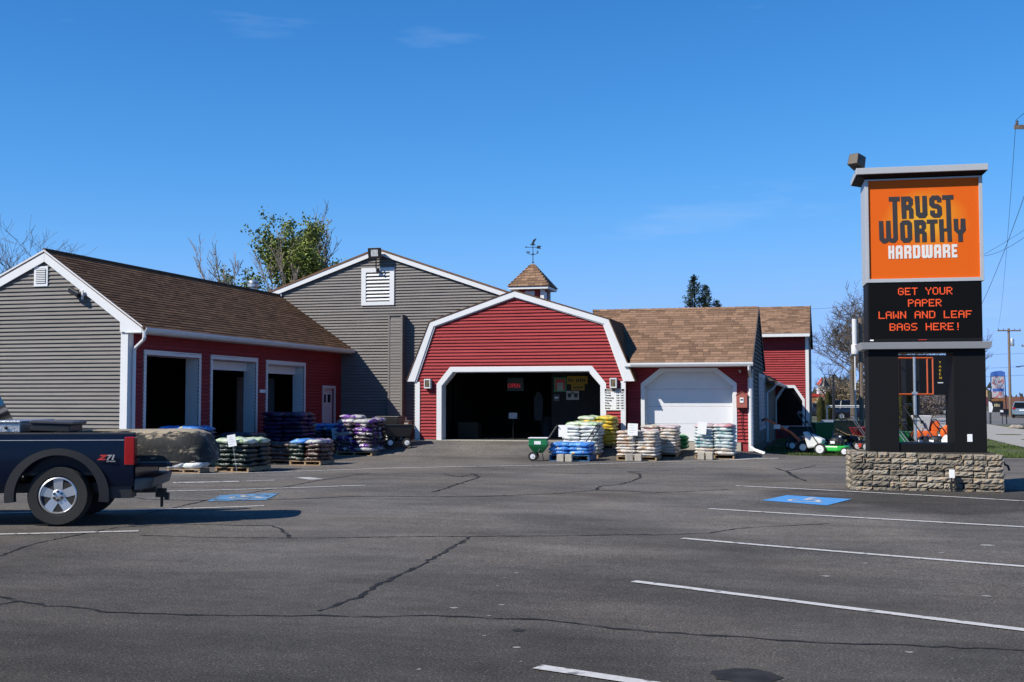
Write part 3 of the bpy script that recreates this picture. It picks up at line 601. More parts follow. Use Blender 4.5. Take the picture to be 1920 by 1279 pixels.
mb = MB(T); mb.box(-.85, VX+.12, 0, -.74, 62, 4.5); mb.build('side_wall', BROWNS, endb)
mb = MB(T); mb.prism([(-6, 51.85, 4.56), (-6, 54.6, 5.94), (-6, 62, 4.4), (-6, 62, 4.3), (-6, 54.6, 5.84), (-6, 51.85, 4.46)], (5.33, 0, 0)); mb.build('roof', SHING, endb)
shingles(endb, SHING, (-6, 51.84, 4.565), (1, 0, 0), (0, 2.75, 1.38), lambda t: 2.2, lambda t: 5.34, math.hypot(2.75, 1.38), 0.17, 0.3, 0, 12)
mb = MB(T); mb.box(-6, 51.78, 4.42, -.67, 51.84, 4.55); mb.build('fascia', WHITE, endb)
mb = MB(T); mb.box(-5, 51.84, 4.43, -.72, VX, 4.46); mb.build('soffit', WHITE, endb)
mb = MB(T); mb.prism([(-.67, 51.84, 4.58), (-.67, 54.6, 5.97), (-.67, 62, 4.42), (-.67, 62, 4.25), (-.67, 54.6, 5.79), (-.67, 51.84, 4.42)], (.03, 0, 0)); mb.build('rake_board', BLACK, endb)
mb = MB(T); mb.prism([(-.84, VX+.13, 4.4), (-.84, 54.6, 5.8), (-.84, 61.9, 4.3)], (.1, 0, 0)); mb.build('gable', BROWNS, endb)
# ------------------------------------------------------------------ cupola and weathervane
cup = thing('cupola', 'small red cupola with square pyramid shingle roof on the barn ridge', 'cupola', (-9.355, 37.6, 4.85)); T = TW(cup)
cx, cy = -9.355, 37.6
mb = MB(T); mb.box(cx-.42, cy-.42, 4.8, cx+.42, cy+.42, 5.32); mb.build('body', REDS, cup)
mb = MB(T)
for a in (-1, 1):
    for b in (-1, 1): mb.box(cx+a*.43-.06, cy+b*.43-.06, 4.8, cx+a*.43+.06, cy+b*.43+.06, 5.32)
mb.build('corner_post', WHITE, cup)
for a in (-1, 1):
    mb = MB(T); mb.box(cx-.16, cy-.44, 4.95, cx+.16, cy-.425, 5.25) if a < 0 else mb.box(cx+.425, cy-.16, 4.95, cx+.44, cy+.16, 5.25); mb.build('window', GUTT, cup)
mb = MB(T); mb.box(cx-.66, cy-.66, 5.30, cx+.66, cy+.66, 5.38); mb.build('fascia', WHITE, cup)
mb = MB(T); b = mb.pts([(cx-.68, cy-.68, 5.385), (cx+.68, cy-.68, 5.385), (cx+.68, cy+.68, 5.385), (cx-.68, cy+.68, 5.385), (cx, cy, 6.22)]); mb.f += [(b, b+1, b+4), (b+1, b+2, b+4), (b+2, b+3, b+4), (b+3, b, b+4), (b+3, b+2, b+1, b)]; mb.build('roof', SHING, cup)
sl = math.hypot(.68, .835)
for (e, up, p0) in (((1,0,0), (0,.68,.835), (cx-.68, cy-.69, 5.39)), ((0,1,0), (-.68,0,.835), (cx+.69, cy-.68, 5.39)), ((0,-1,0), (.68,0,.835), (cx-.69, cy+.68, 5.39))):
    shingles(cup, SHING, p0, e, up, lambda t: t/sl*.68, lambda t: 1.36-t/sl*.68, sl-.06, 0.12, 0.2, 0, 4)
wv = thing('weathervane', 'black iron weathervane with bird, arrow and compass letters on the cupola', 'weathervane', (cx, cy, 6.2)); T = TW(wv)
mb = MB(T); mb.tube([(cx, cy, 6.18), (cx, cy, 6.86)], .012, 6); mb.ball((cx, cy, 6.25), .03); mb.ball((cx, cy, 6.52), .035); mb.build('rod', BLKM, wv)
mb = MB(T); mb.tube([(cx-.16, cy, 6.55), (cx-.05, cy, 6.5), (cx+.05, cy, 6.5), (cx+.16, cy, 6.55)], .009, 5); mb.build('compass_arm', BLKM, wv)
for t_, dx in (('W', -.23), ('E', .13)): text_mesh('compass_letter', t_, .12, BLKM, wv, Matrix.Translation((dx, 0, .34)) @ FRONT, .006, bold=.004)
mb = MB(T); mb.tube([(cx-.27, cy, 6.76), (cx+.2, cy, 6.74)], .01, 5); mb.prism([(cx+.13, cy-.01, 6.70), (cx+.28, cy-.01, 6.69), (cx+.24, cy-.01, 6.74), (cx+.29, cy-.01, 6.79), (cx+.14, cy-.01, 6.79)], (0, .02, 0)); mb.prism([(cx-.22, cy-.01, 6.79), (cx-.28, cy-.01, 6.765), (cx-.22, cy-.01, 6.735)], (0, .02, 0)); mb.build('arrow', BLKM, wv)
mb = MB(T); mb.prism([(cx-.06, cy-.015, 6.84), (cx+.06, cy-.015, 6.83), (cx+.03, cy-.015, 6.88), (cx+.1, cy-.015, 7.0), (cx+.12, cy-.015, 7.05), (cx+.02, cy-.015, 7.0), (cx-.02, cy-.015, 6.92)], (0, .03, 0)); mb.tube([(cx-.09, cy, 6.835), (cx+.09, cy, 6.825)], .014, 5); mb.build('bird', BLKM, wv)

# ------------------------------------------------------------------ stone base and pylon sign
def stone_mat():
    m = mat('split_stone', (0.235, 0.21, 0.17), 0.95, var=0.4, scale=9, detail=6, bump=0.9, bscale=38, objrand=0.4, col2=(0.23, 0.155, 0.085), mixlo=0.5, mixhi=0.75, spec=0.15)
    return m
STONE = stone_mat()
SO = (0.43, 22.7, 0.0); SRZ = R(3.5)
plant = thing('stone_sign_base', 'low tan split stone block wall under the orange pylon sign', 'wall', SO, SRZ)
mb = MB(); mb.box(0.14, 0.14, -0.1, 2.52, 1.12, 0.70); mb.build('core', mat('soil_core', (0.05, 0.042, 0.034), 0.95), plant)
def block(mb, L, D, H, rr):
    """rough faced wall block, face on y = 0, top and joints tumbled"""
    nx, nz = max(4, int(L/0.04)), 4
    def fp(i, j): 
        e = 0.013 if (i in (0, nx) or j in (0, nz)) else 0
        return (L*i/nx + (rr.uniform(-.006, .006)), e + rr.uniform(-0.024, 0.012)*(0.4 if e else 1), H*j/nz + rr.uniform(-.004, .004))
    b = mb.pts([fp(i, j) for j in range(nz+1) for i in range(nx+1)]); w = nx+1
    for j in range(nz):
        for i in range(nx): a = b+j*w+i; mb.f.append((a, a+1, a+w+1, a+w))
    c = mb.pts([(0.008, D, 0), (L-0.008, D, 0), (L-0.008, D, H), (0.008, D, H)])
    mb.f += [(c+1, c, c+3, c+2), (c, c+1) + tuple(b+i for i in range(nx, -1, -1)), tuple(b+nz*w+i for i in range(nx+1)) + (c+2, c+3), (c,) + tuple(b+j*w for j in range(nz+1)) + (c+3,), tuple([b+nx+j*w for j in range(nz, -1, -1)]) + (c+1, c+2)]
srr = random.Random(5); Hc = 0.1065
rowsW = [[.37,.47,.5,.5,.32,.5], [.2,.47,.47,.47,.12,.22,.29,.42], [.37,.47,.48,.5,.3,.54], [.2,.47,.48,.48,.5,.24,.29], [.38,.48,.48,.47,.51,.34], [.2,.04,.46,.48,.3,.48,.18,.24,.28], [.27,.2,.19,.3,.2,.23,.26,.28,.21,.21,.31]]
tilt = -0.017
for r_, ws_ in enumerate(rowsW):
    x = 0.0; tot = sum(ws_); sc_ = 2.66/tot; z0 = -0.02 + r_*Hc
    for w_ in ws_:
        L = w_*sc_ - 0.022
        mb = MB(Matrix.Translation((x+.011, srr.uniform(-.016, .016), z0 + tilt*x + srr.uniform(-.003, .003)))); block(mb, L, .2, Hc-0.013, srr); mb.build('stone', STONE, plant); x += w_*sc_
    for side in (0, 1):                   # the two ends and the back
        y = 0.02 if r_ % 2 else 0.2
        while y < 1.2:
            L = min(srr.uniform(.22, .48), 1.25-y); M = Matrix.Translation((0.0 if side == 0 else 2.66, y + (L if side == 0 else 0), z0 + (tilt*2.66 if side else 0))) @ Matrix.Rotation(R(-90 if side == 0 else 90), 4, 'Z')
            mb = MB(M); block(mb, L-.02, .14, Hc-.013, srr); mb.build('stone', STONE, plant); y += L
    x = 0.2
    while x < 2.5:
        L = min(srr.uniform(.3, .5), 2.55-x); mb = MB(Matrix.Translation((x+L, 1.25, z0+tilt*x)) @ Matrix.Rotation(R(180), 4, 'Z')); block(mb, L-.02, .14, Hc-.013, srr); mb.build('stone', STONE, plant); x += L
mb = MB()
PYL = mat('pylon_black', (0.006, 0.0065, 0.0075), 0.6, spec=0.15, var=0.08, scale=1.5)
ALU = mat('sign_aluminium', (0.42, 0.43, 0.44), 0.45, metal=0.15, var=0.04)
sign = thing('pylon_sign', 'tall orange TRUST WORTHY HARDWARE pylon sign with black message board', 'sign', (SO[0], SO[1], 0.70), SRZ)
MZ = Matrix.Translation((0, 0, -0.70))
for a, b in ((.35, .885), (1.86, 2.425)):
    mb = MB(MZ); mb.box(a, .27, .68, b, 1.12, 2.615); mb.build('pillar', PYL, sign, bevel=.006)
mb = MB(MZ); mb.box(.885, .30, .68, 1.86, 1.09, .865); mb.build('beam', PYL, sign)
mb = MB(MZ); mb.box(.885, .30, 2.56, 1.86, 1.09, 2.615); mb.build('beam', PYL, sign)
mb = MB(MZ); mb.hexa([(.24, .16, 2.617), (2.50, .16, 2.617), (2.50, 1.24, 2.617), (.24, 1.24, 2.617), (.19, .11, 2.74), (2.52, .11, 2.74), (2.52, 1.29, 2.74), (.19, 1.29, 2.74)]); mb.build('shelf', ALU, sign, bevel=.004)
SCREEN = mat('message_board_face', (0.003, 0.003, 0.003), 0.5, spec=0.12, var=0.05)
mb = MB(MZ); mb.box(.355, .27, 2.742, 2.385, 1.12, 3.87); board = mb.build('message_board', PYL, sign, bevel=.005)
mb = MB(MZ); mb.box(.385, .262, 2.83, 2.365, .268, 3.85); mb.build('screen', SCREEN, board)
mb = MB(MZ); mb.box(.385, .258, 2.775, .45, .262, 2.80); mb.build('maker_plate', CARD, board)
mb = MB(MZ); mb.box(1.25, .258, 2.785, 1.40, .262, 2.795); mb.build('maker_mark', REDINK, board)
G57 = {'G':'01110 10001 10000 10111 10001 10001 01110','E':'11111 10000 10000 11110 10000 10000 11111','T':'11111 00100 00100 00100 00100 00100 00100','Y':'10001 10001 01010 00100 00100 00100 00100','O':'01110 10001 10001 10001 10001 10001 01110','U':'10001 10001 10001 10001 10001 10001 01110','R':'11110 10001 10001 11110 10100 10010 10001','P':'11110 10001 10001 11110 10000 10000 10000','A':'01110 10001 10001 11111 10001 10001 10001','L':'10000 10000 10000 10000 10000 10000 11111','W':'10001 10001 10001 10101 10101 11011 10001','N':'10001 11001 11001 10101 10011 10011 10001','D':'11110 10001 10001 10001 10001 10001 11110','F':'11111 10000 10000 11110 10000 10000 10000','B':'11110 10001 10001 11110 10001 10001 11110','S':'01111 10000 10000 01110 00001 00001 11110','H':'10001 10001 10001 11111 10001 10001 10001','!':'00100 00100 00100 00100 00100 00000 00100'}
LED = mat('led_dot', (0.3, 0.04, 0.01), 0.5, var=0.05, emit=(1.0, 0.105, 0.022), estr=0.9)
def led_line(txt, xc, zt, px_=.0205, pz_=.0195):
    mb = MB(MZ); W_ = len(txt)*6-1; x0 = xc - W_*px_/2
    for i, ch in enumerate(txt):
        if ch == ' ': continue
        for r_, row in enumerate(G57[ch].split()):
            for c_, q in enumerate(row):
                if q == '1':
                    for dx in range(2):
                        for dz in range(2):
                            # heavier verticals, as on the real board
                            x = x0 + (i*6+c_)*px_ + dx*px_*.5; z = zt - r_*pz_ - dz*pz_*.5
                            mb.face([(x, .2585, z-.0076), (x+.0082, .2585, z-.0076), (x+.0082, .2585, z), (x, .2585, z)])
                    
    return tag(mb.build('lit_text', LED, board), kind='stuff')
led_line('GET YOUR', 1.385, 3.765); led_line('PAPER', 1.375, 3.545); led_line('LAWN AND LEAF', 1.375, 3.325, .0215); led_line('BAGS HERE!', 1.375, 3.10, .0215)
# orange cabinet
mb = MB(MZ)
mb.box(.335, .25, 3.872, .395, 1.14, 5.83); mb.box(2.365, .25, 3.872, 2.43, 1.14, 5.83); mb.box(.395, .25, 3.872, 2.365, 1.14, 3.94); mb.box(.395, .25, 5.80, 2.365, 1.14, 5.83); mb.box(.395, .34, 3.94, 2.365, 1.05, 5.80)
cab = mb.build('cabinet', ALU, sign, bevel=.004)
def face_mat():
    m = bpy.data.materials.new('orange_sign_print'); m.use_nodes = True; t = m.node_tree; p = t.nodes['Principled BSDF']; L = t.links.new
    tc = _n(t, 'ShaderNodeTexCoord'); s1 = _n(t, 'ShaderNodeVectorMath', operation='SUBTRACT'); s1.inputs[1].default_value = (1.42, 0, 4.33); L(tc.outputs['Object'], s1.inputs[0])
    s2 = _n(t, 'ShaderNodeVectorMath', operation='MULTIPLY'); s2.inputs[1].default_value = (1.1, 0, 1.35); L(s1.outputs[0], s2.inputs[0])
    ln = _n(t, 'ShaderNodeVectorMath', operation='LENGTH'); L(s2.outputs[0], ln.inputs[0])
    nz = _n(t, 'ShaderNodeTexNoise'); nz.inputs['Scale'].default_value = 2.2; L(tc.outputs['Object'], nz.inputs['Vector'])
    a = _n(t, 'ShaderNodeMath', operation='MULTIPLY_ADD'); a.inputs[1].default_value = 0.3; L(nz.outputs['Fac'], a.inputs[0]); L(ln.outputs['Value'], a.inputs[2])
    cr = _n(t, 'ShaderNodeValToRGB'); e = cr.color_ramp.elements; e[0].position = .35; e[0].color = (0.68, 0.34, 0.025, 1); e[1].position = 1.0; e[1].color = (0.64, 0.105, 0.006, 1)
    x = e.new(.7); x.color = (0.66, 0.20, 0.012, 1)
    L(a.outputs[0], cr.inputs[0]); L(cr.outputs[0], p.inputs['Base Color']); p.inputs['Roughness'].default_value = 0.6; p.inputs['Specular IOR Level'].default_value = 0.15
    return m
mb = MB(MZ); mb.box(.395, .285, 3.94, 2.365, .30, 5.80); facep = mb.build('sign_face', face_mat(), sign)
def sp(L):
    """traced lettering on the sign face to local x, z"""
    out = []
    for x, y in L:
        X = .378 + ((1600 + x/7.385) - 1626)/213*1.99; Z = 5.816 - ((350 + y/7.385) - 338)*.01035 + .03; out.append((X, Z))
    return out
ML = Matrix.Translation((0, .281, -.70)) @ FRONT
CHAR = mat('charcoal_lettering', (0.028, 0.024, 0.026), 0.5, var=0.05); WLET = mat('white_lettering', (0.66, 0.64, 0.60), 0.5, var=0.04)
Rr = lambda dx, dy: [[(670+dx,165+dy),(800+dx,165+dy),(838+dx,200+dy),(838+dx,275+dy),(812+dx,305+dy),(845+dx,340+dy),(845+dx,465+dy),(782+dx,465+dy),(782+dx,350+dy),(745+dx,350+dy),(745+dx,465+dy),(680+dx,465+dy)],[(742+dx,232+dy),(775+dx,232+dy),(775+dx,280+dy),(742+dx,280+dy)]]
words = {
 'letter_t': [[(498,165),(652,165),(652,225),(498,225)]],
 'letter_w': [[(350,487),(412,487),(420,725),(452,725),(452,487),(515,487),(520,725),(553,725),(548,226),(613,226),(618,740),(580,785),(530,785),(487,765),(450,790),(400,790),(355,745)]],
 'letter_r': Rr(0, 0),
 'letter_u': [[(866,165),(930,165),(940,390),(972,390),(972,165),(1035,165),(1043,420),(1010,462),(925,462),(880,425)]],
 'letter_s': [[(1110,165),(1200,165),(1240,200),(1240,258),(1180,258),(1180,225),(1140,225),(1140,272),(1205,285),(1243,320),(1248,420),(1215,462),(1120,462),(1080,425),(1080,365),(1145,365),(1145,405),(1180,405),(1180,345),(1105,330),(1070,295),(1070,205)]],
 'letter_t.001': [[(1252,165),(1410,165),(1410,225),(1252,225)]],
 'letter_o': [[(690,487),(780,487),(820,525),(820,745),(780,787),(695,787),(655,745),(650,525)],[(715,545),(752,545),(757,725),(720,725)]],
 'letter_r.001': Rr(180, 322),
 'letter_t.002': [[(1030,487),(1180,487),(1180,540),(1138,540),(1143,787),(1080,787),(1075,540),(1030,540)]],
 'letter_h': [[(1200,487),(1265,487),(1265,610),(1308,610),(1305,226),(1367,226),(1378,790),(1318,790),(1315,650),(1270,650),(1270,790),(1210,790)]],
 'letter_y': [[(1405,487),(1467,487),(1472,632),(1500,632),(1505,487),(1567,487),(1575,640),(1530,690),(1530,795),(1468,795),(1465,695),(1410,640)]]}
for k, Ls in words.items(): loops_mesh(k, [sp(L) for L in Ls], CHAR, facep, ML, .003)
HG = {'h': [[(0,0),(.4,0),(.4,.38),(.6,.38),(.6,0),(1,0),(1,1),(.6,1),(.6,.56),(.4,.56),(.4,1),(0,1)]],
 'a': [[(.15,0),(.85,0),(1,.16),(1,1),(.62,1),(.62,.68),(.38,.68),(.38,1),(0,1),(0,.16)],[(.38,.22),(.62,.22),(.62,.48),(.38,.48)]],
 'r': [[(0,0),(.85,0),(1,.14),(1,.42),(.88,.52),(1,.62),(1,1),(.62,1),(.62,.64),(.38,.64),(.38,1),(0,1)],[(.38,.22),(.62,.22),(.62,.44),(.38,.44)]],
 'd': [[(0,0),(.82,0),(1,.16),(1,.84),(.82,1),(0,1)],[(.38,.2),(.62,.2),(.62,.8),(.38,.8)]],
 'w': [[(0,0),(.28,0),(.28,.78),(.37,.78),(.37,0),(.63,0),(.63,.78),(.72,.78),(.72,0),(1,0),(1,.88),(.87,1),(.6,1),(.5,.93),(.4,1),(.13,1),(0,.88)]],
 'e': [[(0,0),(1,0),(1,.22),(.4,.22),(.4,.4),(.88,.4),(.88,.6),(.4,.6),(.4,.78),(1,.78),(1,1),(0,1)]]}
x = 482.0
for ch, w_ in zip('hardware', (84, 98, 104, 104, 152, 100, 106, 78)):
    loops_mesh('letter_'+ch, [sp([(x+a*w_, 825+b*178) for a, b in L]) for L in HG[ch]], WLET, facep, ML, .003); x += w_+20.6
mb = MB(MZ); mb.hexa([(.36, .27, 5.832), (2.42, .27, 5.832), (2.42, 1.12, 5.832), (.36, 1.12, 5.832), (.17, .12, 5.90), (2.50, .12, 5.90), (2.50, 1.27, 5.90), (.17, 1.27, 5.90)]); mb.build('cap_soffit', PYL, sign)
mb = MB(MZ); mb.box(.165, .075, 5.902, 2.505, 1.315, 6.02); mb.build('cap', ALU, sign, bevel=.006)
mb = MB(MZ); mb.box(2.08, .255, .90, 2.17, .27, 1.04); mb.build('outlet_box', CARD, sign, bevel=.006)
def fl(x, y, z): return Matrix.Translation(SO) @ Matrix.Rotation(SRZ, 4, 'Z') @ Vector((x, y, z))
fo = fl(.20, .35, 6.02)
fld = thing('floodlight', 'dark bronze floodlight on the top left corner of the pylon sign', 'floodlight', fo, R(60)); fld.scale = (1.18,)*3
BRZ = mat('bronze_metal', (0.055, 0.045, 0.035), 0.5, metal=.3, var=.1)
mb = MB(Matrix.Translation((0, 0, .16)) @ Matrix.Rotation(R(14), 4, 'Y')); mb.hexa([(-.13,-.09,-.10),(.11,-.10,-.11),(.11,.10,-.11),(-.13,.09,-.10),(-.11,-.08,.09),(.11,-.10,.10),(.11,.10,.10),(-.11,.08,.09)]); mb.build('housing', BRZ, fld, bevel=.01)
mb = MB(Matrix.Translation((0, 0, .16)) @ Matrix.Rotation(R(14), 4, 'Y')); mb.box(.112, -.085, -.09, .118, .085, .085); mb.build('lens', GLASS, fld)
mb = MB(); mb.tube([(0, 0, 0), (0, 0, .06)], .03, 8); mb.build('mount', BRZ, fld)
q = fl(1.74, -.12, 0); sp_ = thing('outlet_post', 'short black post with a pale outlet box in front of the stone base', 'post', (q.x, q.y, gz(q.x, q.y)))
mb = MB(); mb.box(-.025, -.02, 0, .005, .01, .26); mb.box(.035, -.02, 0, .055, .01, .22); mb.build('post', BLACK, sp_)
mb = MB(); mb.box(-.05, -.05, .25, .045, .01, .40); mb.build('box', CARD, sp_, bevel=.006)
q = fl(2.7, .3, .48); hb = MB(); hb.tube([(-.08, 0, 0), (.02, 0, .02), (.08, 0, -.02), (.1, 0, -.1)], .022, 6); hb.ball((0, 0, .04), .03)
o = solo('hose_tap', hb, BLACK, 'black hose tap sticking out of the right end of the stone base', 'tap'); o.location = q

# ------------------------------------------------------------------ pickup truck with boat
NAVY = mat('navy_car_paint', (0.0022, 0.0060, 0.019), 0.28, spec=0.22, var=0.06, scale=1.5, coat=0.08)
FLARE = mat('grey_plastic', (0.02, 0.022, 0.025), 0.7, spec=0.2, var=0.08)
TAIL = mat('red_lens', (0.28, 0.006, 0.008), 0.12, var=0.1, scale=12, coat=.5)
DIAM = mat('diamond_plate', (0.5, 0.51, 0.52), 0.3, metal=0.7, var=0.2, scale=40, bump=0.6, bscale=55)
TRZ = math.atan2(-math.sin(R(22)), -math.cos(R(22)))
truck = thing('pickup_truck', 'dark navy pickup truck seen from its rear left with a boat in the bed', 'truck', (-9.823, 13.489, 0), TRZ)
def wheel(parent, x, y, r, w, out, spokes=5, rim=CHROME, rr_=0.58, name='wheel'):
    """wheel centred at (x, r) with its outer face towards out (+1 / -1 in y)"""
    mb = MB(); y0, y1 = (y-w, y) if out > 0 else (y, y+w); f = y1 if out > 0 else y0; b = y0 if out > 0 else y1; s = out
    prof = [(r*.62, b+s*.02), (r*.93, b), (r, b+s*w*.18), (r, f-s*w*.18), (r*.94, f), (r*.66, f-s*.005), (r*.62, f-s*.03)]
    mb.lathe([(a, c) for a, c in prof], (x, 0, r), 'y', 32); wl = mb.build(name, RUBBER, parent, smooth=True)
    R1 = r*rr_
    mb = MB(); mb.lathe([(R1*1.06, f-s*.10), (R1*1.06, f-s*.012), (R1*.99, f-s*.004), (R1*.93, f-s*.03), (R1*.90, f-s*.10)], (x, 0, r), 'y', 32)
    for k in range(spokes):
        a = 2*math.pi*k/spokes + .3; ca, sa = math.cos(a), math.sin(a); h = R1*(1.45/spokes)
        P = []
        for (q, hw) in ((R1*.2, h*.75), (R1*.95, h*.95)):
            for sg in (-1, 1): P.append((x + ca*q - sa*hw*sg, sa*q + ca*hw*sg + r))
        mb.hexa([(P[0][0], f-s*.09, P[0][1]), (P[2][0], f-s*.06, P[2][1]), (P[3][0], f-s*.06, P[3][1]), (P[1][0], f-s*.09, P[1][1]), (P[0][0], f-s*.03, P[0][1]), (P[2][0], f-s*.022, P[2][1]), (P[3][0], f-s*.022, P[3][1]), (P[1][0], f-s*.03, P[1][1])])
    mb.lathe([(R1*.36, f-s*.10), (R1*.36, f-s*.03), (R1*.30, f-s*.02)], (x, 0, r), 'y', 18); mb.build('rim', rim, wl, smooth=True)
    mb = MB(); mb.lathe([(R1*.97, f-s*.12), (R1*.97, f-s*.105)], (x, 0, r), 'y', 20); mb.build('brake_disc', BLKM, wl)
    mb = MB()
    for k in range(6):
        a = 2*math.pi*k/6 + .5; mb.lathe([(.016, f-s*.03), (.016, f-s*.005)], (x + R1*.24*math.cos(a), 0, r + R1*.24*math.sin(a)), 'y', 8)
    mb.build('lug_nut', BLACK, wl); return wl
for (x, y, o_) in ((0, 0, 1), (0, -1.88, -1), (3.64, 0, 1), (3.64, -1.88, -1)): wheel(truck, x, y, .40, .26, o_)
def bulge(z): return 0.055*math.sin(max(0, min(1, (z-.45)/.8))*math.pi)**.7
def side_panel(x0, x1, ztop, y, sg, arches, zb=.52, n=60, ar=.53, ac=.40, rows=9):
    """body side with wheel arches; sg is the outward direction"""
    mb = MB(); xs = sorted(set([x0+(x1-x0)*i/n for i in range(n+1)] + [a+ar*math.cos(R(t)) for a in arches for t in range(0, 181, 12) if x0 < a+ar*math.cos(R(t)) < x1])); cols = []
    for x in xs:
        b = zb
        for a in arches:
            if abs(x-a) < ar: b = max(b, ac + math.sqrt(max(0, ar*ar-(x-a)**2)))
        zt = ztop(x)
        cols.append(mb.pts([(x, y + sg*bulge(b+(zt-b)*j/rows), b+(zt-b)*j/rows) for j in range(rows+1)]))
    for a, b in zip(cols, cols[1:]):
        for j in range(rows): mb.f.append((a+j, b+j, b+j+1, a+j+1))
    return mb
bedtop = lambda x: 1.225 - (0.02 if x < -.94 else 0)
for sg, y in ((1, -.02), (-1, -1.86)):
    mb = side_panel(-.97, .96, bedtop, y, sg, [0.0]); mb.build('bed_side', NAVY, truck, smooth=True)
    mb = MB(); mb.box(-.97, y-.10 if sg > 0 else y-.01, 1.19, .96, y+.015 if sg > 0 else y+.10, 1.232); mb.build('bed_rail', BLACK, truck, bevel=.012)
    mb = MB(); mb.box(-.97, y-.12 if sg > 0 else y+.10, .70, .96, y-.10 if sg > 0 else y+.12, 1.19); mb.build('inner_side', NAVY, truck)
    # flare
    mb = MB(); P, Q = [], []
    for t in range(-8, 189, 7): c, s_ = math.cos(R(t)), math.sin(R(t)); P.append((.54*c, .40+.54*s_)); Q.append((.64*c*(1.04), .40+.625*s_))
    for (a, b, c, d) in zip(P, P[1:], Q, Q[1:]):
        ya = y + sg*.05; yb = y + sg*.085
        mb.hexa([(a[0], ya-.08*sg, a[1]), (b[0], ya-.08*sg, b[1]), (d[0], ya-.05*sg, d[1]), (c[0], ya-.05*sg, c[1]), (a[0], yb, a[1]), (b[0], yb, b[1]), (d[0], yb-.012*sg, d[1]), (c[0], yb-.012*sg, c[1])])
    mb.build('wheel_flare', FLARE, truck, smooth=True)
    mb = MB(); mb.box(-.985, min(y-.12*sg, y+.068*sg), .80, -.85, max(y-.12*sg, y+.068*sg), 1.175); mb.build('tail_light', TAIL, truck, bevel=.015)
    mb = MB(); mb.box(-.84, y+sg*.030, 1.128, .95, y+sg*.0385, 1.136); mb.build('pinstripe', mat('silver_stripe', (.4,.42,.46), .4), truck)
    mb = MB(); mb.box(-.55, y-.35 if sg > 0 else y,   .36, -.94, y if sg > 0 else y+.35, .60); mb.build('rear_valance', BLACK, truck)
ytxt = .062
T71 = Matrix.Translation((-.62, ytxt, .865)) @ Matrix.Rotation(R(180), 4, 'Z') @ FRONT
text_mesh('badge_letter', 'Z', .088, REDINK, truck, Matrix.Translation((-.52, ytxt, .875)) @ Matrix.Rotation(R(180), 4, 'Z') @ FRONT, .003, sx=1.5, shear=.35, bold=.005)
text_mesh('badge_number', '71', .088, mat('dull_decal', (.3, .3, .31), .5), truck, Matrix.Translation((-.625, ytxt, .875)) @ Matrix.Rotation(R(180), 4, 'Z') @ FRONT, .003, sx=1.2, shear=.25, bold=.005)
text_mesh('badge_text', 'OFF ROAD', .024, bpy.data.materials['dull_decal'], truck, Matrix.Translation((-.625, ytxt-.003, .845)) @ Matrix.Rotation(R(180), 4, 'Z') @ FRONT, .003, bold=.001)
mb = MB(); mb.box(-.96, -1.76, .66, .96, -.12, .70); mb.build('bed_floor', BLACK, truck)
mb = MB(); mb.box(-1.44, -1.72, .765, -.975, -.16, .82); mb.build('tailgate', NAVY, truck, bevel=.015)
mb = MB(); mb.box(-.975, -1.80, .52, -.94, -.08, .76); mb.build('rear_panel', NAVY, truck)
mb = MB(); mb.hexa([(-1.16,-1.70,.47),(-.97,-1.86,.45),(-.97,-.03,.45),(-1.16,-.24,.47),(-1.20,-1.70,.62),(-.97,-1.86,.62),(-.97,-.03,.62),(-1.20,-.24,.62)]); mb.build('bumper', mat('scuffed_bumper', (.10, .10, .10), .5, metal=.3, var=.3, scale=8), truck, bevel=.02)
mb = MB(); mb.box(-1.14, -1.2, .38, -.85, -.68, .47); mb.box(-1.24, -1.0, .30, -1.10, -.88, .42); mb.tube([(-1.18, -.94, .16), (-1.18, -.94, .32)], .022, 8); mb.box(-1.28, -.99, .26, -1.22, -.89, .36); mb.build('hitch', BLACK, truck, bevel=.006)
mb = MB(); mb.box(-1.0, -1.6, .42, 4.3, -.28, .55); mb.build('chassis', BLACK, truck)
# cab
cz = 1.86
for sg, y in ((1, -.02), (-1, -1.86)):
    mb = side_panel(.98, 4.45, lambda x: 1.20 - max(0, x-2.9)*.06, y, sg, [3.64]); mb.build('cab_side', NAVY, truck, smooth=True)
mb = MB(); mb.hexa([(3.0,-1.86,1.0),(4.5,-1.76,.95),(4.5,-.12,.95),(3.0,-.02,1.0),(3.0,-1.84,1.2),(4.42,-1.72,1.1),(4.42,-.16,1.1),(3.0,-.04,1.2)]); mb.build('bonnet', NAVY, truck, bevel=.05)
mb = MB(); mb.hexa([(.98,-1.82,1.18),(3.15,-1.82,1.18),(3.15,-.06,1.18),(.98,-.06,1.18),(1.22,-1.62,1.72),(2.45,-1.62,1.72),(2.45,-.26,1.72),(1.22,-.26,1.72)]); mb.build('window_glass', GLASS, truck, bevel=.04)
mb = MB(); mb.hexa([(1.20,-1.64,1.70),(2.47,-1.64,1.70),(2.47,-.24,1.70),(1.20,-.24,1.70),(1.28,-1.58,1.77),(2.38,-1.58,1.77),(2.38,-.30,1.77),(1.28,-.30,1.77)]); mb.build('roof', NAVY, truck, bevel=.03)
mb = MB(); mb.box(.965, -1.83, .55, .99, -.05, 1.2); mb.build('cab_back', NAVY, truck)
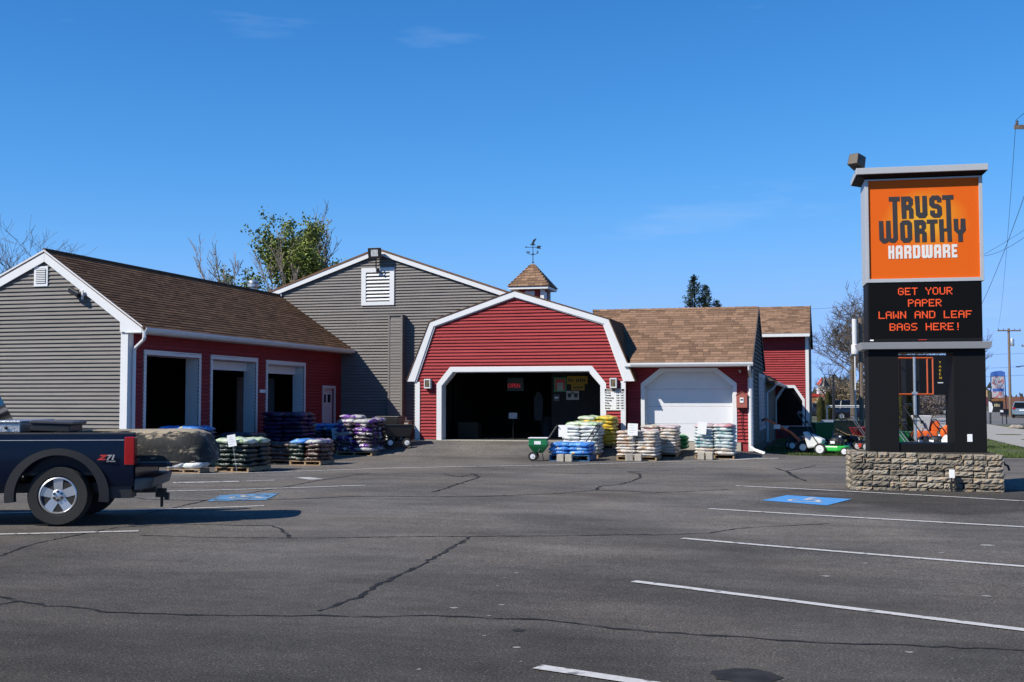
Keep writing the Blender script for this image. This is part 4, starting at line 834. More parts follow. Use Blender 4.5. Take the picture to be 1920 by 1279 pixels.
# toolbox across the bed
mb = MB(Matrix.Translation((.30, -.10, 1.235)) @ Matrix.Rotation(R(2.5), 4, 'Y')); mb.box(0, -1.68, 0, .62, 0, .10); tb = thing('tool_box', 'silver diamond plate tool box across the pickup bed behind the cab', 'tool box', truck.matrix_basis @ Vector((.30, -.10, 1.235)), TRZ)
mb = MB(); mb.box(.22, -1.66, -.0, .66, 0, .125); mb.build('body', DIAM, tb, bevel=.01)
mb = MB(); mb.box(.21, -1.68, .126, .67, .02, .155); mb.build('lid', DIAM, tb, bevel=.008)
mb = MB(); mb.ball((.4, .01, .06), .022); mb.build('lock', BLACK, tb)
bx = thing('storage_case', 'black plastic storage case beside the silver tool box in the bed', 'case', truck.matrix_basis @ Vector((-.02, -.16, 1.235)), TRZ)
mb = MB(Matrix.Rotation(R(-2), 4, 'Y')); mb.box(-.08, -.7, 0, .42, 0, .10); mb.build('body', BLACK, bx, bevel=.012)
mb = MB(Matrix.Rotation(R(-2), 4, 'Y')); mb.box(-.13, -.72, .102, .44, .02, .145); mb.build('lid', mat('dark_lid', (.05,.05,.06), .4), bx, bevel=.012)
# upturned boat
def boat_mat():
    m = bpy.data.materials.new('weathered_boat'); m.use_nodes = True; t = m.node_tree; p = t.nodes['Principled BSDF']; L = t.links.new
    tc = _n(t, 'ShaderNodeTexCoord'); mp = _n(t, 'ShaderNodeMapping'); mp.inputs['Scale'].default_value = (1.0, 1.0, 2.2); L(tc.outputs['Object'], mp.inputs[0])
    n1 = _n(t, 'ShaderNodeTexNoise'); n1.inputs['Scale'].default_value = 4.5; n1.inputs['Detail'].default_value = 7; n1.inputs['Roughness'].default_value = .68; L(mp.outputs[0], n1.inputs['Vector'])
    cr = _n(t, 'ShaderNodeValToRGB'); e = cr.color_ramp.elements; e[0].position = .52; e[0].color = (.012, .012, .011, 1); e[1].position = .66; e[1].color = (.33, .27, .18, 1); x = e.new(.57); x.color = (.03, .028, .022, 1)
    sx = _n(t, 'ShaderNodeSeparateXYZ'); L(tc.outputs['Object'], sx.inputs[0])
    # the flat bottom was never painted dark: pale boards and scuffed metal above the chine
    mr = _n(t, 'ShaderNodeMapRange'); mr.inputs['From Min'].default_value = .345; mr.inputs['From Max'].default_value = .43; L(sx.outputs['Z'], mr.inputs['Value'])
    m2 = _n(t, 'ShaderNodeMath', operation='MULTIPLY_ADD'); m2.inputs[1].default_value = .24; L(mr.outputs[0], m2.inputs[0]); L(n1.outputs['Fac'], m2.inputs[2])
    L(m2.outputs[0], cr.inputs[0]); L(cr.outputs[0], p.inputs['Base Color']); p.inputs['Roughness'].default_value = .75
    nb = _n(t, 'ShaderNodeTexNoise'); nb.inputs['Scale'].default_value = 18; L(tc.outputs['Object'], nb.inputs['Vector'])
    bp = _n(t, 'ShaderNodeBump'); bp.inputs['Strength'].default_value = .35; bp.inputs['Distance'].default_value = .02; L(nb.outputs['Fac'], bp.inputs['Height']); L(bp.outputs[0], p.inputs['Normal'])
    return m
BO = truck.matrix_basis @ Vector((0, -.93, .83))
boat = thing('upturned_boat', 'weathered dark and tan boat lying upside down in the pickup bed', 'boat', BO, TRZ)
mb = MB(); rows = []; NX, NA = 30, 16
for i in range(NX+1):
    f = i/NX; x = -1.92 + 3.0*f
    e = min(1, (f/.10))**.5 if f < .10 else 1.0
    e2 = 1 - max(0, (f-.45)/.55)**2.2*.95
    hw = .66*(.80+.20*e)*e2*(1 if f > .02 else .9); hh = (.415 - .12*max(0, (f-.35)/.65)**1.5)*(.72+.28*e)*(.97 if f < .04 else 1)
    ring = []
    for k in range(NA+1):
        a = math.pi*k/NA; c, s_ = math.cos(a), math.sin(a)
        y = hw*math.copysign(abs(c)**.55, c); z = hh*abs(s_)**.5 + .015*math.sin(f*9)
        if k in (0, NA): z = -.02
        ring.append((x + (.10*(s_**2) if f < .02 else 0), y, z))
    rows.append(mb.pts(ring))
for a, b in zip(rows, rows[1:]):
    for k in range(NA): mb.f.append((a+k, a+k+1, b+k+1, b+k))
mb.f.append(tuple(rows[0]+k for k in range(NA+1))); mb.f.append(tuple(rows[-1]+k for k in range(NA, -1, -1)))
mb.build('hull', boat_mat(), boat, smooth=True)
mb = MB()
for yy in (-.28, 0, .28): mb.tube([(-1.6, yy, .405), (-1.2, yy, .412), (-.2, yy, .408), (.3, yy, .37)], .012, 6)
mb.build('keel_strake', mat('pale_strake', (.25, .22, .17), .8), boat)
mb = MB()
for yy in (.655, -.655): mb.tube([(-1.72, yy*.97, -.012), (-1.4, yy, -.012), (-.4, yy*.99, -.012)], .014, 6)
tag(mb.build('gunwale_strip', mat('worn_gunwale', (.20, .17, .13), .7), boat), kind='stuff')

# ------------------------------------------------------------------ bags stacked on pallets
def bag_mat(name, base, print1, print_or_glint, rough=0.34, lo=.52, hi=.60):
    m = bpy.data.materials.new(name); m.use_nodes = True; t = m.node_tree; p = t.nodes['Principled BSDF']; L = t.links.new
    tc = _n(t, 'ShaderNodeTexCoord'); oi = _n(t, 'ShaderNodeObjectInfo')
    of = _n(t, 'ShaderNodeVectorMath', operation='ADD'); L(tc.outputs['Object'], of.inputs[0])
    sc = _n(t, 'ShaderNodeMath', operation='MULTIPLY'); sc.inputs[1].default_value = 37; L(oi.outputs['Random'], sc.inputs[0]); L(sc.outputs[0], of.inputs[1])
    mp = _n(t, 'ShaderNodeMapping'); mp.inputs['Scale'].default_value = (1, 1, .6); L(of.outputs[0], mp.inputs[0])
    def layer(s, lo, hi, a, col, src):
        n = _n(t, 'ShaderNodeTexNoise'); n.inputs['Scale'].default_value = s; n.inputs['Detail'].default_value = 2; L(mp.outputs[0], n.inputs['Vector'])
        r = _n(t, 'ShaderNodeMapRange'); r.inputs['From Min'].default_value = lo; r.inputs['From Max'].default_value = hi; L(n.outputs['Fac'], r.inputs['Value'])
        x = _n(t, 'ShaderNodeMix', data_type='RGBA'); L(r.outputs[0], x.inputs['Factor']); L(a, x.inputs['A']); x.inputs['B'].default_value = (*col, 1); return x.outputs['Result']
    rg = _n(t, 'ShaderNodeRGB'); rg.outputs[0].default_value = (*base, 1)
    c = layer(3.2, lo, hi-.02, rg.outputs[0], print1, None); c = layer(6.5, lo+.05, hi+.03, c, print_or_glint, None)
    m2 = _n(t, 'ShaderNodeMapRange'); m2.inputs['To Min'].default_value = .84; m2.inputs['To Max'].default_value = 1.14; L(oi.outputs['Random'], m2.inputs['Value'])
    vm = _n(t, 'ShaderNodeVectorMath', operation='SCALE'); L(c, vm.inputs[0]); L(m2.outputs[0], vm.inputs['Scale']); L(vm.outputs[0], p.inputs['Base Color'])
    p.inputs['Roughness'].default_value = rough
    nb = _n(t, 'ShaderNodeTexNoise'); nb.inputs['Scale'].default_value = 13; nb.inputs['Detail'].default_value = 4; nb.inputs['Distortion'].default_value = 1.2; L(of.outputs[0], nb.inputs['Vector'])
    bp = _n(t, 'ShaderNodeBump'); bp.inputs['Strength'].default_value = .7; bp.inputs['Distance'].default_value = .03; L(nb.outputs['Fac'], bp.inputs['Height']); L(bp.outputs[0], p.inputs['Normal'])
    return m
BM = {
 'white': bag_mat('white_bag_plastic', (.60,.62,.62), (.54,.58,.55), (.36,.42,.40)),
 'pale green': bag_mat('pale_green_bag_plastic', (.42,.52,.36), (.55,.58,.5), (.2,.32,.12)),
 'yellow': bag_mat('yellow_bag_plastic', (.55,.36,.03), (.5,.42,.05), (.2,.22,.03)),
 'blue': bag_mat('blue_bag_plastic', (.05,.22,.62), (.10,.32,.66), (.55,.40,.12), lo=.56, hi=.64),
 'tan': bag_mat('tan_bag_plastic', (.50,.45,.39), (.58,.56,.53), (.42,.27,.17)),
 'teal': bag_mat('teal_bag_plastic', (.42,.50,.50), (.54,.57,.57), (.14,.30,.32)),
 'pink': bag_mat('pink_bag_plastic', (.52,.42,.42), (.45,.20,.22), (.55,.5,.5)),
 'green': bag_mat('green_bag_plastic', (.04,.30,.07), (.10,.45,.12), (.02,.08,.03)),
 'purple': bag_mat('purple_bag_plastic', (.055,.042,.052), (.085,.022,.19), (.46,.44,.46), rough=.2, lo=.53, hi=.58),  # third colour paints glossy silver highlights into the plastic
 'shade toned purple': bag_mat('shade_toned_purple_bag_plastic', (.022,.008,.04), (.05,.012,.10), (.02,.03,.04), rough=.3),  # the purple bag again, with the shed's shade put into its colour
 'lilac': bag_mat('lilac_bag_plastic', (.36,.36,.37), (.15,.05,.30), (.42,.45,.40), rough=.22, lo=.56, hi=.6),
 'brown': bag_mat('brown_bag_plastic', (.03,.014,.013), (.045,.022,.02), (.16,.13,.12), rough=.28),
 'shade toned teal': bag_mat('shade_toned_teal_bag_plastic', (.008,.03,.05), (.01,.055,.11), (.03,.06,.06), rough=.3),  # teal lowered so the shed's shade is already in the plastic
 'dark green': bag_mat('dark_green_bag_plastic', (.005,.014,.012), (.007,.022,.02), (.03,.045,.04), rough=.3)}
def bag_mesh(L, Wd, H, seed):
    rr = random.Random(seed); nx, ny = 13, 8; mb = MB(); ph = [rr.uniform(0, 6.28) for _ in range(6)]; am = rr.uniform(.8, 1.25)
    def prof(a): return max(0.0, 1-abs(a)**3.2)**.42
    def pos(i, j, top):
        a = -1+2*i/nx; b = -1+2*j/ny; f = prof(a)*prof(b)
        wob = .10*math.sin(3.1*a+ph[0])*math.cos(2.3*b+ph[1]) + .06*math.sin(7*a+ph[2]+b*3)
        x = L/2*a*(1-.03*abs(b)**3) + .012*math.sin(4*b+ph[3]); y = Wd/2*b*(1-.05*abs(a)**3) + .010*math.sin(5*a+ph[4])
        z = H*.5*f*(1+1.6*wob*am) if top else -H*.5*f
        return (x, y, z + H*.06*math.sin(2.2*a+ph[5]))
    T_ = [[None]*(ny+1) for _ in range(nx+1)]; B_ = [[None]*(ny+1) for _ in range(nx+1)]
    for i in range(nx+1):
        for j in range(ny+1):
            T_[i][j] = mb.pts([pos(i, j, True)])
            B_[i][j] = T_[i][j] if (i in (0, nx) or j in (0, ny)) else mb.pts([pos(i, j, False)])
    for i in range(nx):
        for j in range(ny):
            mb.f.append((T_[i][j], T_[i+1][j], T_[i+1][j+1], T_[i][j+1])); mb.f.append((B_[i][j], B_[i][j+1], B_[i+1][j+1], B_[i+1][j]))
    return mb
_bags = {}
def bag(L, Wd, H, kind, seed):
    k = (round(L, 2), round(Wd, 2), round(H, 3), kind, seed)
    if k not in _bags:
        me = bag_mesh(L, Wd, H, seed).mesh('bag', BM[kind]); me.shade_smooth(); _bags[k] = me
    return _bags[k]
ORD = ['bottom', 'second', 'third', 'fourth', 'fifth', 'sixth', 'seventh', 'eighth', 'ninth', 'tenth', 'eleventh']
def ordn(k, n): return 'top' if k == n-1 else ORD[k]
pal0 = {}
def pallet(u, v, W_, D_, H, label, m=WOOD, z=0):
    key = (W_, D_, H, m.name)
    r = thing('pallet', label, 'pallet', (u, v, z), 0, 'pallets under the bags')
    if key not in pal0:
        L = []
        for k in range(5): mb = MB(); y = D_*k/5+.02; mb.box(0, y, H-.022, W_, y+D_/5-.045, H); L.append(('deck_board', mb.mesh('deck_board', m)))
        for k in range(3): mb = MB(); x = (W_-.045)*k/2; mb.box(x, .03, .024, x+.045, D_-.03, H-.024); L.append(('stringer', mb.mesh('stringer', m)))
        for k in range(3): mb = MB(); y = (D_-.12)*k/2+.01; mb.box(0, y, 0, W_, y+.10, .022); L.append(('bottom_board', mb.mesh('bottom_board', m)))
        pal0[key] = L
    for n, me in pal0[key]: o = bpy.data.objects.new(n, me); COL.objects.link(o); o.parent = r
    return r
brr = random.Random(11)
def stack(desc, u, v, W_, D_, n, pitch, kindf, cols=2, rows=2, pal=.12, palm=WOOD, pal_label=None, wob=1.0, skip=(), zoff=0):
    z0 = min(gz(u, v), gz(u+W_, v)) + zoff
    if pal: pallet(u, v+.02, W_, D_, pal, pal_label or ('wooden pallet under the ' + desc), palm, z0)
    L, Wd = W_/cols, D_/rows
    for k in range(n):
        for c in range(cols):
            for r_ in range(rows):
                if r_ > 0 and c < cols-1 and k < n-1: continue
                if (k, c, r_) in skip: continue
                kind = kindf(k, c, r_)
                if kind is None: continue
                o = bpy.data.objects.new('bag', bag(L*1.06, Wd*1.06, pitch*1.32, kind, brr.randrange(5))); COL.objects.link(o)
                o.location = (u + L*(c+.5) + brr.uniform(-.02, .02)*wob, v + Wd*(r_+.5) + brr.uniform(-.02, .02)*wob, z0 + pal + pitch*(k+.5) + .005)
                o.rotation_euler = (R(brr.uniform(-2, 2))*wob, R(brr.uniform(-2.2, 2.2))*wob, R(brr.uniform(-3, 3))*wob + (math.pi if brr.random() < .5 else 0))
                side = ('left' if c == 0 else 'right') if cols == 2 else ''
                lab = f"{kind} bag, {ordn(k, n)} layer, {side} {'front' if r_ == 0 else 'back' if rows < 3 or r_ == 2 else 'middle'} of the {desc}"
                tag(o, ' '.join(lab.split()), 'bag', 'bags stacked on pallets outside the store')
stack('tall white stack by spreader', -7.42, 33.2, 1.07, 1.0, 9, .100, lambda k, c, r: 'pale green' if k == 8 else 'white', skip=((8, 0, 0),))
stack('yellow stack against barn wall', -7.15, 34.3, 1.05, 1.0, 8, .105, lambda k, c, r: 'pale green' if (k == 7 and c == 0) else 'yellow')
BLUEPAL = mat('blue_pallet_paint', (.02, .10, .24), .7, var=.3)
stack('low blue pile near spreader', -7.44, 31.7, 1.13, 1.05, 3, .108, lambda k, c, r: 'blue', pal=.17, palm=BLUEPAL, pal_label='blue painted pallet under the low blue bags')
stack('front tan stack by garage', -5.68, 32.4, 1.12, 1.05, 8, .086, lambda k, c, r: 'tan')
stack('taller tan stack behind', -5.15, 33.6, 1.0, 1.0, 9, .088, lambda k, c, r: 'pink' if k > 6 and (c+k) % 2 else 'tan')
stack('teal stack before garage door', -3.63, 33.5, 1.1, 1.05, 9, .094, lambda k, c, r: 'tan' if k < 2 else ('pink' if k == 8 else 'teal'))
stack('small green pile at garage', -4.42, 34.75, .45, .5, 3, .13, lambda k, c, r: 'green', cols=1, rows=1, pal=0, zoff=.08)
stack('tall purple stack near barn', -14.38, 33.0, 1.17, 1.25, 8, .122, lambda k, c, r: 'lilac' if (k == 7 and c == 0) or (k*2+c) % 7 == 1 else 'purple', wob=2.4)  # pale lilac bags mixed in to carry the painted silvery highlights
o = bpy.data.objects.new('bag', bag(.78, .45, .13, 'lilac', 2)); COL.objects.link(o); o.location = (-13.95, 33.35, gz(-14, 33.3)+.12+8*.122+.07); o.rotation_euler = (0, R(1), R(6)); tag(o, 'single silver bag lying across the top of the tall purple stack near barn', 'bag', 'bags stacked on pallets outside the store')
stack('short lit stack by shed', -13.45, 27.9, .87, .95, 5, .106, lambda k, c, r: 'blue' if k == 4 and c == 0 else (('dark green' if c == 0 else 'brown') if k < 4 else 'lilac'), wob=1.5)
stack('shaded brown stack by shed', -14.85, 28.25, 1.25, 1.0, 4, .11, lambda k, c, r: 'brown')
stack('tall shaded stack at third bay', -16.0, 31.4, 1.25, 1.0, 10, .118, lambda k, c, r: 'shade toned purple', wob=1.7)
stack('shaded blue stack beside white door', -15.92, 34.2, 1.12, 1.0, 8, .10, lambda k, c, r: 'shade toned teal' if k < 6 else 'blue')
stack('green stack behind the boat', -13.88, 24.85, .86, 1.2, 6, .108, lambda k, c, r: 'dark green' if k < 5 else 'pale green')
stack('low pair of pale bags', -14.75, 24.2, .84, .5, 1, .15, lambda k, c, r: 'white', cols=2, rows=1, pal=.10)
stack('dark stack at first bay', -16.35, 26.4, 1.1, 1.0, 8, .11, lambda k, c, r: 'shade toned teal' if k < 7 else 'blue')
stack('shaded teal stack at second bay', -15.95, 28.6, 1.05, 1.0, 6, .11, lambda k, c, r: 'shade toned teal')
# price cards on stakes, held by concrete blocks
def price_sign(u, v, z0, z1, w, h, label, tilt=0, yaw=0, lines=True):
    r = thing('price_sign', label, 'price sign', (u, v, gz(u, v)), R(yaw), 'white price cards on stakes'); g = gz(u, v)
    M = Matrix.Translation((0, 0, z0-g)) @ Matrix.Rotation(R(tilt), 4, 'Y') @ Matrix.Translation((0, 0, g-z0))
    mb = MB(M); mb.tube([(0, .01, .01), (0, .01, z1-g)], .006, 5); mb.build('stake', STEEL, r)
    mb = MB(M); mb.box(-w/2, -.006, z1-g-h, w/2, 0, z1-g+.01); mb.build('card', CARD, r)
    if lines:
        mb = MB(M); zz = z1-g-.04
        for k in range(4): mb.box(-w*.32, -.008, zz-k*h*.2-.012, w*(.1+.2*((k*7) % 3)/2), -.0065, zz-k*h*.2)
        mb.build('printed_lines', mat('grey_print', (.45, .45, .5), .6), r)
def cblock(u, v, label, rz=0):
    t_ = thing('concrete_block', label, 'block', (u, v, gz(u, v)), rz, 'concrete blocks holding the price signs')
    mb = MB(); mb.box(-.10, -.10, 0, .09, .09, .20); mb.build('block', CONC, t_, bevel=.012)
price_sign(-7.02, 31.62, .62, .98, .25, .31, 'white price card in front of the tall white stack', 0, 0, False)
cblock(-7.05, 31.5, 'concrete block under the blue pile, left one of its pair'); cblock(-6.82, 31.5, 'concrete block under the blue pile, right one of its pair')
price_sign(-5.2, 32.28, .70, 1.02, .28, .32, 'grey white price card standing over the front tan stack', 2)
cblock(-5.28, 32.2, 'concrete block before the tan stack, left one of its pair', .3); cblock(-5.02, 32.2, 'concrete block before the tan stack, right one of its pair')
price_sign(-3.42, 33.36, .70, 1.05, .25, .33, 'white price card leaning over the teal stack', 6, 0, False)
cblock(-3.42, 33.3, 'concrete block before the teal stack, left one of its pair'); cblock(-3.19, 33.3, 'concrete block before the teal stack, right one of its pair')
price_sign(-14.75, 33.9, .42, .80, .18, .33, 'tilted white price card beside the shaded blue stack', -8, 10)
price_sign(-13.35, 24.75, .60, .86, .20, .26, 'tilted white price card on the green stack behind the boat', -10, 8)

# ------------------------------------------------------------------ wall fittings
def wlamp(u, lab):
    t_ = thing('wall_lamp', lab, 'lamp', (u, VB-.03, 2.05), 0, 'square lamps beside the barn doorway')
    mb = MB(); mb.box(-.105, -.16, .26, .105, 0, .30); mb.box(-.105, -.16, 0, .105, 0, .035); mb.box(-.105, -.16, .035, -.075, -.13, .26); mb.box(.075, -.16, .035, .105, -.13, .26); mb.box(-.105, -.025, .035, .105, 0, .26); mb.build('frame', GUTT, t_, bevel=.004)
    mb = MB(); mb.box(-.073, -.14, .036, .073, -.027, .259); mb.build('lamp_glass', mat('amber_lamp_glass', (.16, .12, .06), .15, var=.4, scale=6, col2=(.03, .035, .02)), t_)
wlamp(-12.24, 'white framed square lamp on the red wall, left of the barn doorway'); wlamp(-6.27, 'white framed square lamp on the red wall above the hours board')
hb = thing('hours_board', 'white STORE HOURS board with opening times right of the barn doorway', 'sign', (-6.255, VB-.06, 1.37))
mb = MB(); mb.box(-.31, 0, 0, .31, .02, .66); mb.build('board', mat('hours_white', (.66, .67, .66), .5, var=.02), hb)
mb = MB(); mb.box(-.30, -.003, .575, .30, -.0005, .65); mb.build('header_band', INK, hb)
TM = lambda x, z: Matrix.Translation((x, -.006, z)) @ FRONT
text_mesh('header_text', 'STORE', .062, mat('cream_letter', (.6, .5, .45), .6), hb, TM(-.25, .59), .001, bold=.001); text_mesh('header_text', 'HOURS', .062, CARD, hb, TM(.02, .59), .001, bold=.001)
for k, (d_, a, b) in enumerate((('Monday', '6:30', '5:30'), ('Tuesday', '6:30', '5:30'), ('Wednesday', '6:30', '5:30'), ('Thursday', '6:30', '5:30'), ('Friday', '6:30', '5:30'), ('Saturday', '7:00', '4:00'), ('Sunday', '8:00', '1:00'))):
    z = .515 - k*.078
    text_mesh('day_text', d_, .058, INK, hb, TM(-.295, z), .001, bold=.0015); text_mesh('time_text', a, .055, INK, hb, TM(.06, z), .001, bold=.0015); text_mesh('time_text', b, .055, INK, hb, TM(.19, z), .001, bold=.0015)
mbx = thing('meter_box', 'dusty red meter box with small gable top on the wall right of the garage door', 'meter box', (-2.455, VW-.05, 1.45))
RBX = mat('faded_red_metal', (.30, .085, .06), .6, var=.1)
mb = MB(); mb.prism([(-.16, -.14, 0), (.16, -.14, 0), (.16, -.14, .38), (0, -.14, .47), (-.16, -.14, .38)], (0, .15, 0)); mb.build('case', RBX, mbx, bevel=.006)
mb = MB(); mb.hexa([(-.18, -.16, .37), (0, -.16, .475), (0, .0, .475), (-.18, 0, .37), (-.18, -.16, .385), (0, -.16, .49), (0, 0, .49), (-.18, 0, .385)]); mb.hexa([(.18, -.16, .37), (.18, 0, .37), (0, 0, .475), (0, -.16, .475), (.18, -.16, .385), (.18, 0, .385), (0, 0, .49), (0, -.16, .49)]); mb.build('lid', RBX, mbx)
mb = MB(); mb.box(-.055, -.16, .15, .055, -.141, .30); f_ = mb.build('meter_plate', CARD, mbx, bevel=.005)
mb = MB(); mb.box(-.035, -.165, .215, .035, -.1605, .26); mb.build('window', INK, f_)
mb = MB(); mb.tube([(.0, -.03, 0), (-.02, -.03, -.4), (.03, -.03, -.95)], .012, 5); mb.build('cable', BLACK, mbx)
cm = thing('wall_camera', 'tiny white dome camera high on the red wall right of the garage door', 'camera', (-2.5, VW-.05, 2.55)); mb = MB(); mb.ball((0, 0, 0), .045); mb.build('dome', GUTT, cm); mb = MB(); mb.ball((0.015, -.035, -.005), .022); mb.build('lens', BLACK, cm)
# floodlights
def flood(name, lab, loc, s=1.0, rz=0):
    t_ = thing(name, lab, 'floodlight', loc, rz)
    mb = MB(); mb.hexa([(-.25*s, -.30*s, .02*s), (.25*s, -.30*s, .02*s), (.17*s, -.08*s, .08*s), (-.17*s, -.08*s, .08*s), (-.25*s, -.36*s, .40*s), (.25*s, -.36*s, .40*s), (.17*s, -.10*s, .34*s), (-.17*s, -.10*s, .34*s)]); mb.build('housing', BLKM, t_, bevel=.012)
    mb = MB(); mb.hexa([(-.13*s, -.327*s, .10*s), (.13*s, -.327*s, .10*s), (.13*s, -.30*s, .10*s), (-.13*s, -.30*s, .10*s), (-.13*s, -.362*s, .33*s), (.13*s, -.362*s, .33*s), (.13*s, -.33*s, .33*s), (-.13*s, -.33*s, .33*s)]); mb.build('lens', mat('lamp_lens', (.42, .44, .46), .15, var=.4, scale=14), t_)
    mb = MB(); mb.tube([(0, 0, -.35*s), (0, -.18*s, -.30*s), (0, -.19*s, .05*s)], .025*s, 6); mb.box(-.06*s, -.03*s, -.45*s, .06*s, 0, -.28*s); mb.build('bracket', BLKM, t_)
flood('floodlight', 'big black floodlight at the peak of the grey hall gable', (-15.25, VG-.13, 6.62))
sf = thing('floodlight', 'small twin floodlight on the grey shed gable under the rake', 'floodlight', (-17.90, V0-.04, 4.30), 0)
mb = MB(); mb.box(-.02, -.14, -.12, .02, -.10, .10); mb.box(-.08, -.13, .08, .02, -.10, .11); mb.box(-.05, -.12, -.02, .02, 0, .04); mb.build('bracket', GUTT, sf)
mb = MB(Matrix.Translation((-.14, -.16, .03)) @ Matrix.Rotation(R(28), 4, 'Y')); mb.box(-.22, -.09, -.06, .10, .09, .06); mb.build('housing', BLKM, sf, bevel=.015)
mb = MB(Matrix.Translation((-.14, -.16, .03)) @ Matrix.Rotation(R(28), 4, 'Y')); mb.box(-.225, -.075, -.045, -.2205, .075, .045); mb.build('lens', CARD, sf)
pipe = thing('vent_pipe', 'galvanised vent pipe with a round cap behind the shed roof ridge', 'vent pipe', (-20.6, 39.6, 4.2)); mb = MB(); mb.lathe([(.13, 0), (.13, 1.72)], n=16); mb.build('pipe', STEEL, pipe, smooth=True); mb = MB(); mb.lathe([(.13, 1.66), (.20, 1.70), (.20, 1.80), (.14, 1.82), (.20, 1.86), (.19, 1.92), (.02, 1.98)], n=16); mb.build('cap', STEEL, pipe, smooth=True)
ub = thing('utility_box', 'beige utility box with grey top against the hall wall behind purple bags', 'utility box', (-14.12, VG-.75, .55)); mb = MB(); mb.box(-.26, 0, 0, .26, .35, .40); mb.build('case', mat('beige_metal', (.34, .31, .27), .6), ub, bevel=.008); mb = MB(); mb.box(-.3, -.04, .41, .3, .38, .43); mb.build('lid', GREYS, ub); mb = MB(); mb.box(-.10, .05, .435, .12, .25, .53); mb.build('junction', CARD, ub, bevel=.01)
wp = thing('wall_plate', 'small pale plaque on the red shed wall between the second and third bays', 'plaque', (U0+.05, 32.65, 1.9)); mb = MB(); mb.box(0, -.18, 0, .02, .18, .10); mb.build('plate', CARD, wp)
# ------------------------------------------------------------------ inside the barn doorway
GP = mat('poster_green', (.03, .2, .1), .7); RP = mat('poster_red', (.35, .05, .05), .7); YS = mat('poster_yellow', (.30, .19, .01), .7)
neon = thing('open_sign', 'red neon OPEN sign hanging inside the dark barn doorway', 'neon sign', (-9.94, 37.5, 2.0))
mb = MB(); mb.box(-.28, .01, -.02, .28, .03, .42); mb.build('backing', mat('neon_backing', (.01, .03, .02), .5), neon)
NEON = mat('red_neon', (.3, .02, .02), .4, emit=(1, .03, .04), estr=.16)
text_mesh('neon_text', 'OPEN', .20, NEON, neon, Matrix.Translation((-.25, -.002, .09)) @ FRONT, .006, sx=.82)
mb = MB(); mb.tube([(-.2, .02, .42), (-.2, .02, 1.05)], .005, 4); mb.tube([(.2, .02, .42), (.2, .02, 1.05)], .005, 4); mb.build('hanger', BLKM, neon)
g_ = thing('poster', 'green and red framed poster on the shop partition', 'poster', (-8.40, 37.42, 1.95)); mb = MB(); mb.box(-.21, 0, 0, .21, .015, .47); mb.build('sheet', GP, g_)
mb = MB(); mb.box(-.16, -.004, .05, .16, -.001, .42); mb.build('print', RP, g_); mb = MB(); mb.box(-.10, -.008, .03, .10, -.0045, .30); mb.build('print', mat('poster_pale', (.25, .3, .28), .7), g_)
y_ = thing('yellow_sign', 'yellow hanging board with dark lettering beside the green poster', 'sign', (-7.83, 37.42, 2.0)); mb = MB(); mb.box(-.34, 0, .20, .34, .015, .46); mb.box(-.2, 0, -.0, .24, .015, .195); mb.build('board', YS, y_)
mb = MB()
for k in range(9):
    if k != 3: mb.box(-.30+k*.066, -.004, .27, -.26+k*.066, -.001, .40-(k % 3)*.02)
for k in range(5): mb.box(-.13+k*.066, -.004, .05, -.09+k*.066, -.001, .13)
mb.build('lettering', INK, y_)
s_ = thing('glasses_sign', 'white sign with black sunglasses picture below the yellow board', 'sign', (-7.98, 37.40, 1.69)); mb = MB(); mb.box(-.21, 0, 0, .21, .015, .29); mb.build('board', mat('sign_pale', (.32, .33, .32), .7), s_)
mb = MB()
for sx in (-1, 1): mb.prism([(sx*.03, -.003, .19), (sx*.17, -.003, .20), (sx*.16, -.003, .11), (sx*.12, -.003, .07), (sx*.06, -.003, .08)], (0, .002, 0))
mb.box(-.18, -.003, .19, .18, -.001, .21); mb.box(-.07, -.003, .235, .07, -.001, .262); mb.build('sunglasses_print', INK, s_)
q_ = thing('wall_gauge', 'small dark plate with pale label below the green poster', 'plate', (-8.52, 37.42, 1.65)); mb = MB(); mb.box(-.1, 0, 0, .1, .02, .21); mb.build('plate', mat('dark_plate', (.05, .05, .06), .5), q_); mb = MB(); mb.box(-.06, -.004, .09, .06, -.001, .13); mb.build('label_strip', CARD, q_)
pw = MB(); pw.box(-9.0, 37.46, .42, -6.1, 37.52, 3.0); pw.M = TW(barn); 
pm = MB(TW(barn)); pm.box(-8.7, 37.46, .42, -6.1, 37.54, 3.0); pm.build('partition', DARK, barn)
st = thing('notice_stand', 'pale notice on a thin stand just inside the barn doorway', 'notice', (-9.85, 36.9, .42)); mb = MB(); mb.tube([(0, 0, .01), (0, 0, .7)], .012, 6); mb.lathe([(.14, 0), (.12, .02)], n=12); mb.build('stand', BLKM, st); mb = MB(); mb.box(-.14, -.02, .66, .14, -.01, .85); mb.build('notice', mat('notice_card', (.30, .31, .34), .6), st)
for k, (x, ln, e) in enumerate(((-10.0, .3, 1.4), (-11.5, .25, .3))):
    t_ = thing('tube_light', ('bright' if k == 0 else 'dim') + ' fluorescent tube light under the dark barn ceiling', 'ceiling light', (x, 40.0, 2.97)); mb = MB(); mb.box(-ln-.03, -.08, -.03, ln+.03, .08, 0.02); mb.build('fitting', GUTT, t_)
    mb = MB(); mb.box(-ln, -.03, -.062, ln, .03, -.032); mb.build('tube', mat('lit_tube', (.6, .6, .6), .5, emit=(1, .95, .85), estr=e), t_)
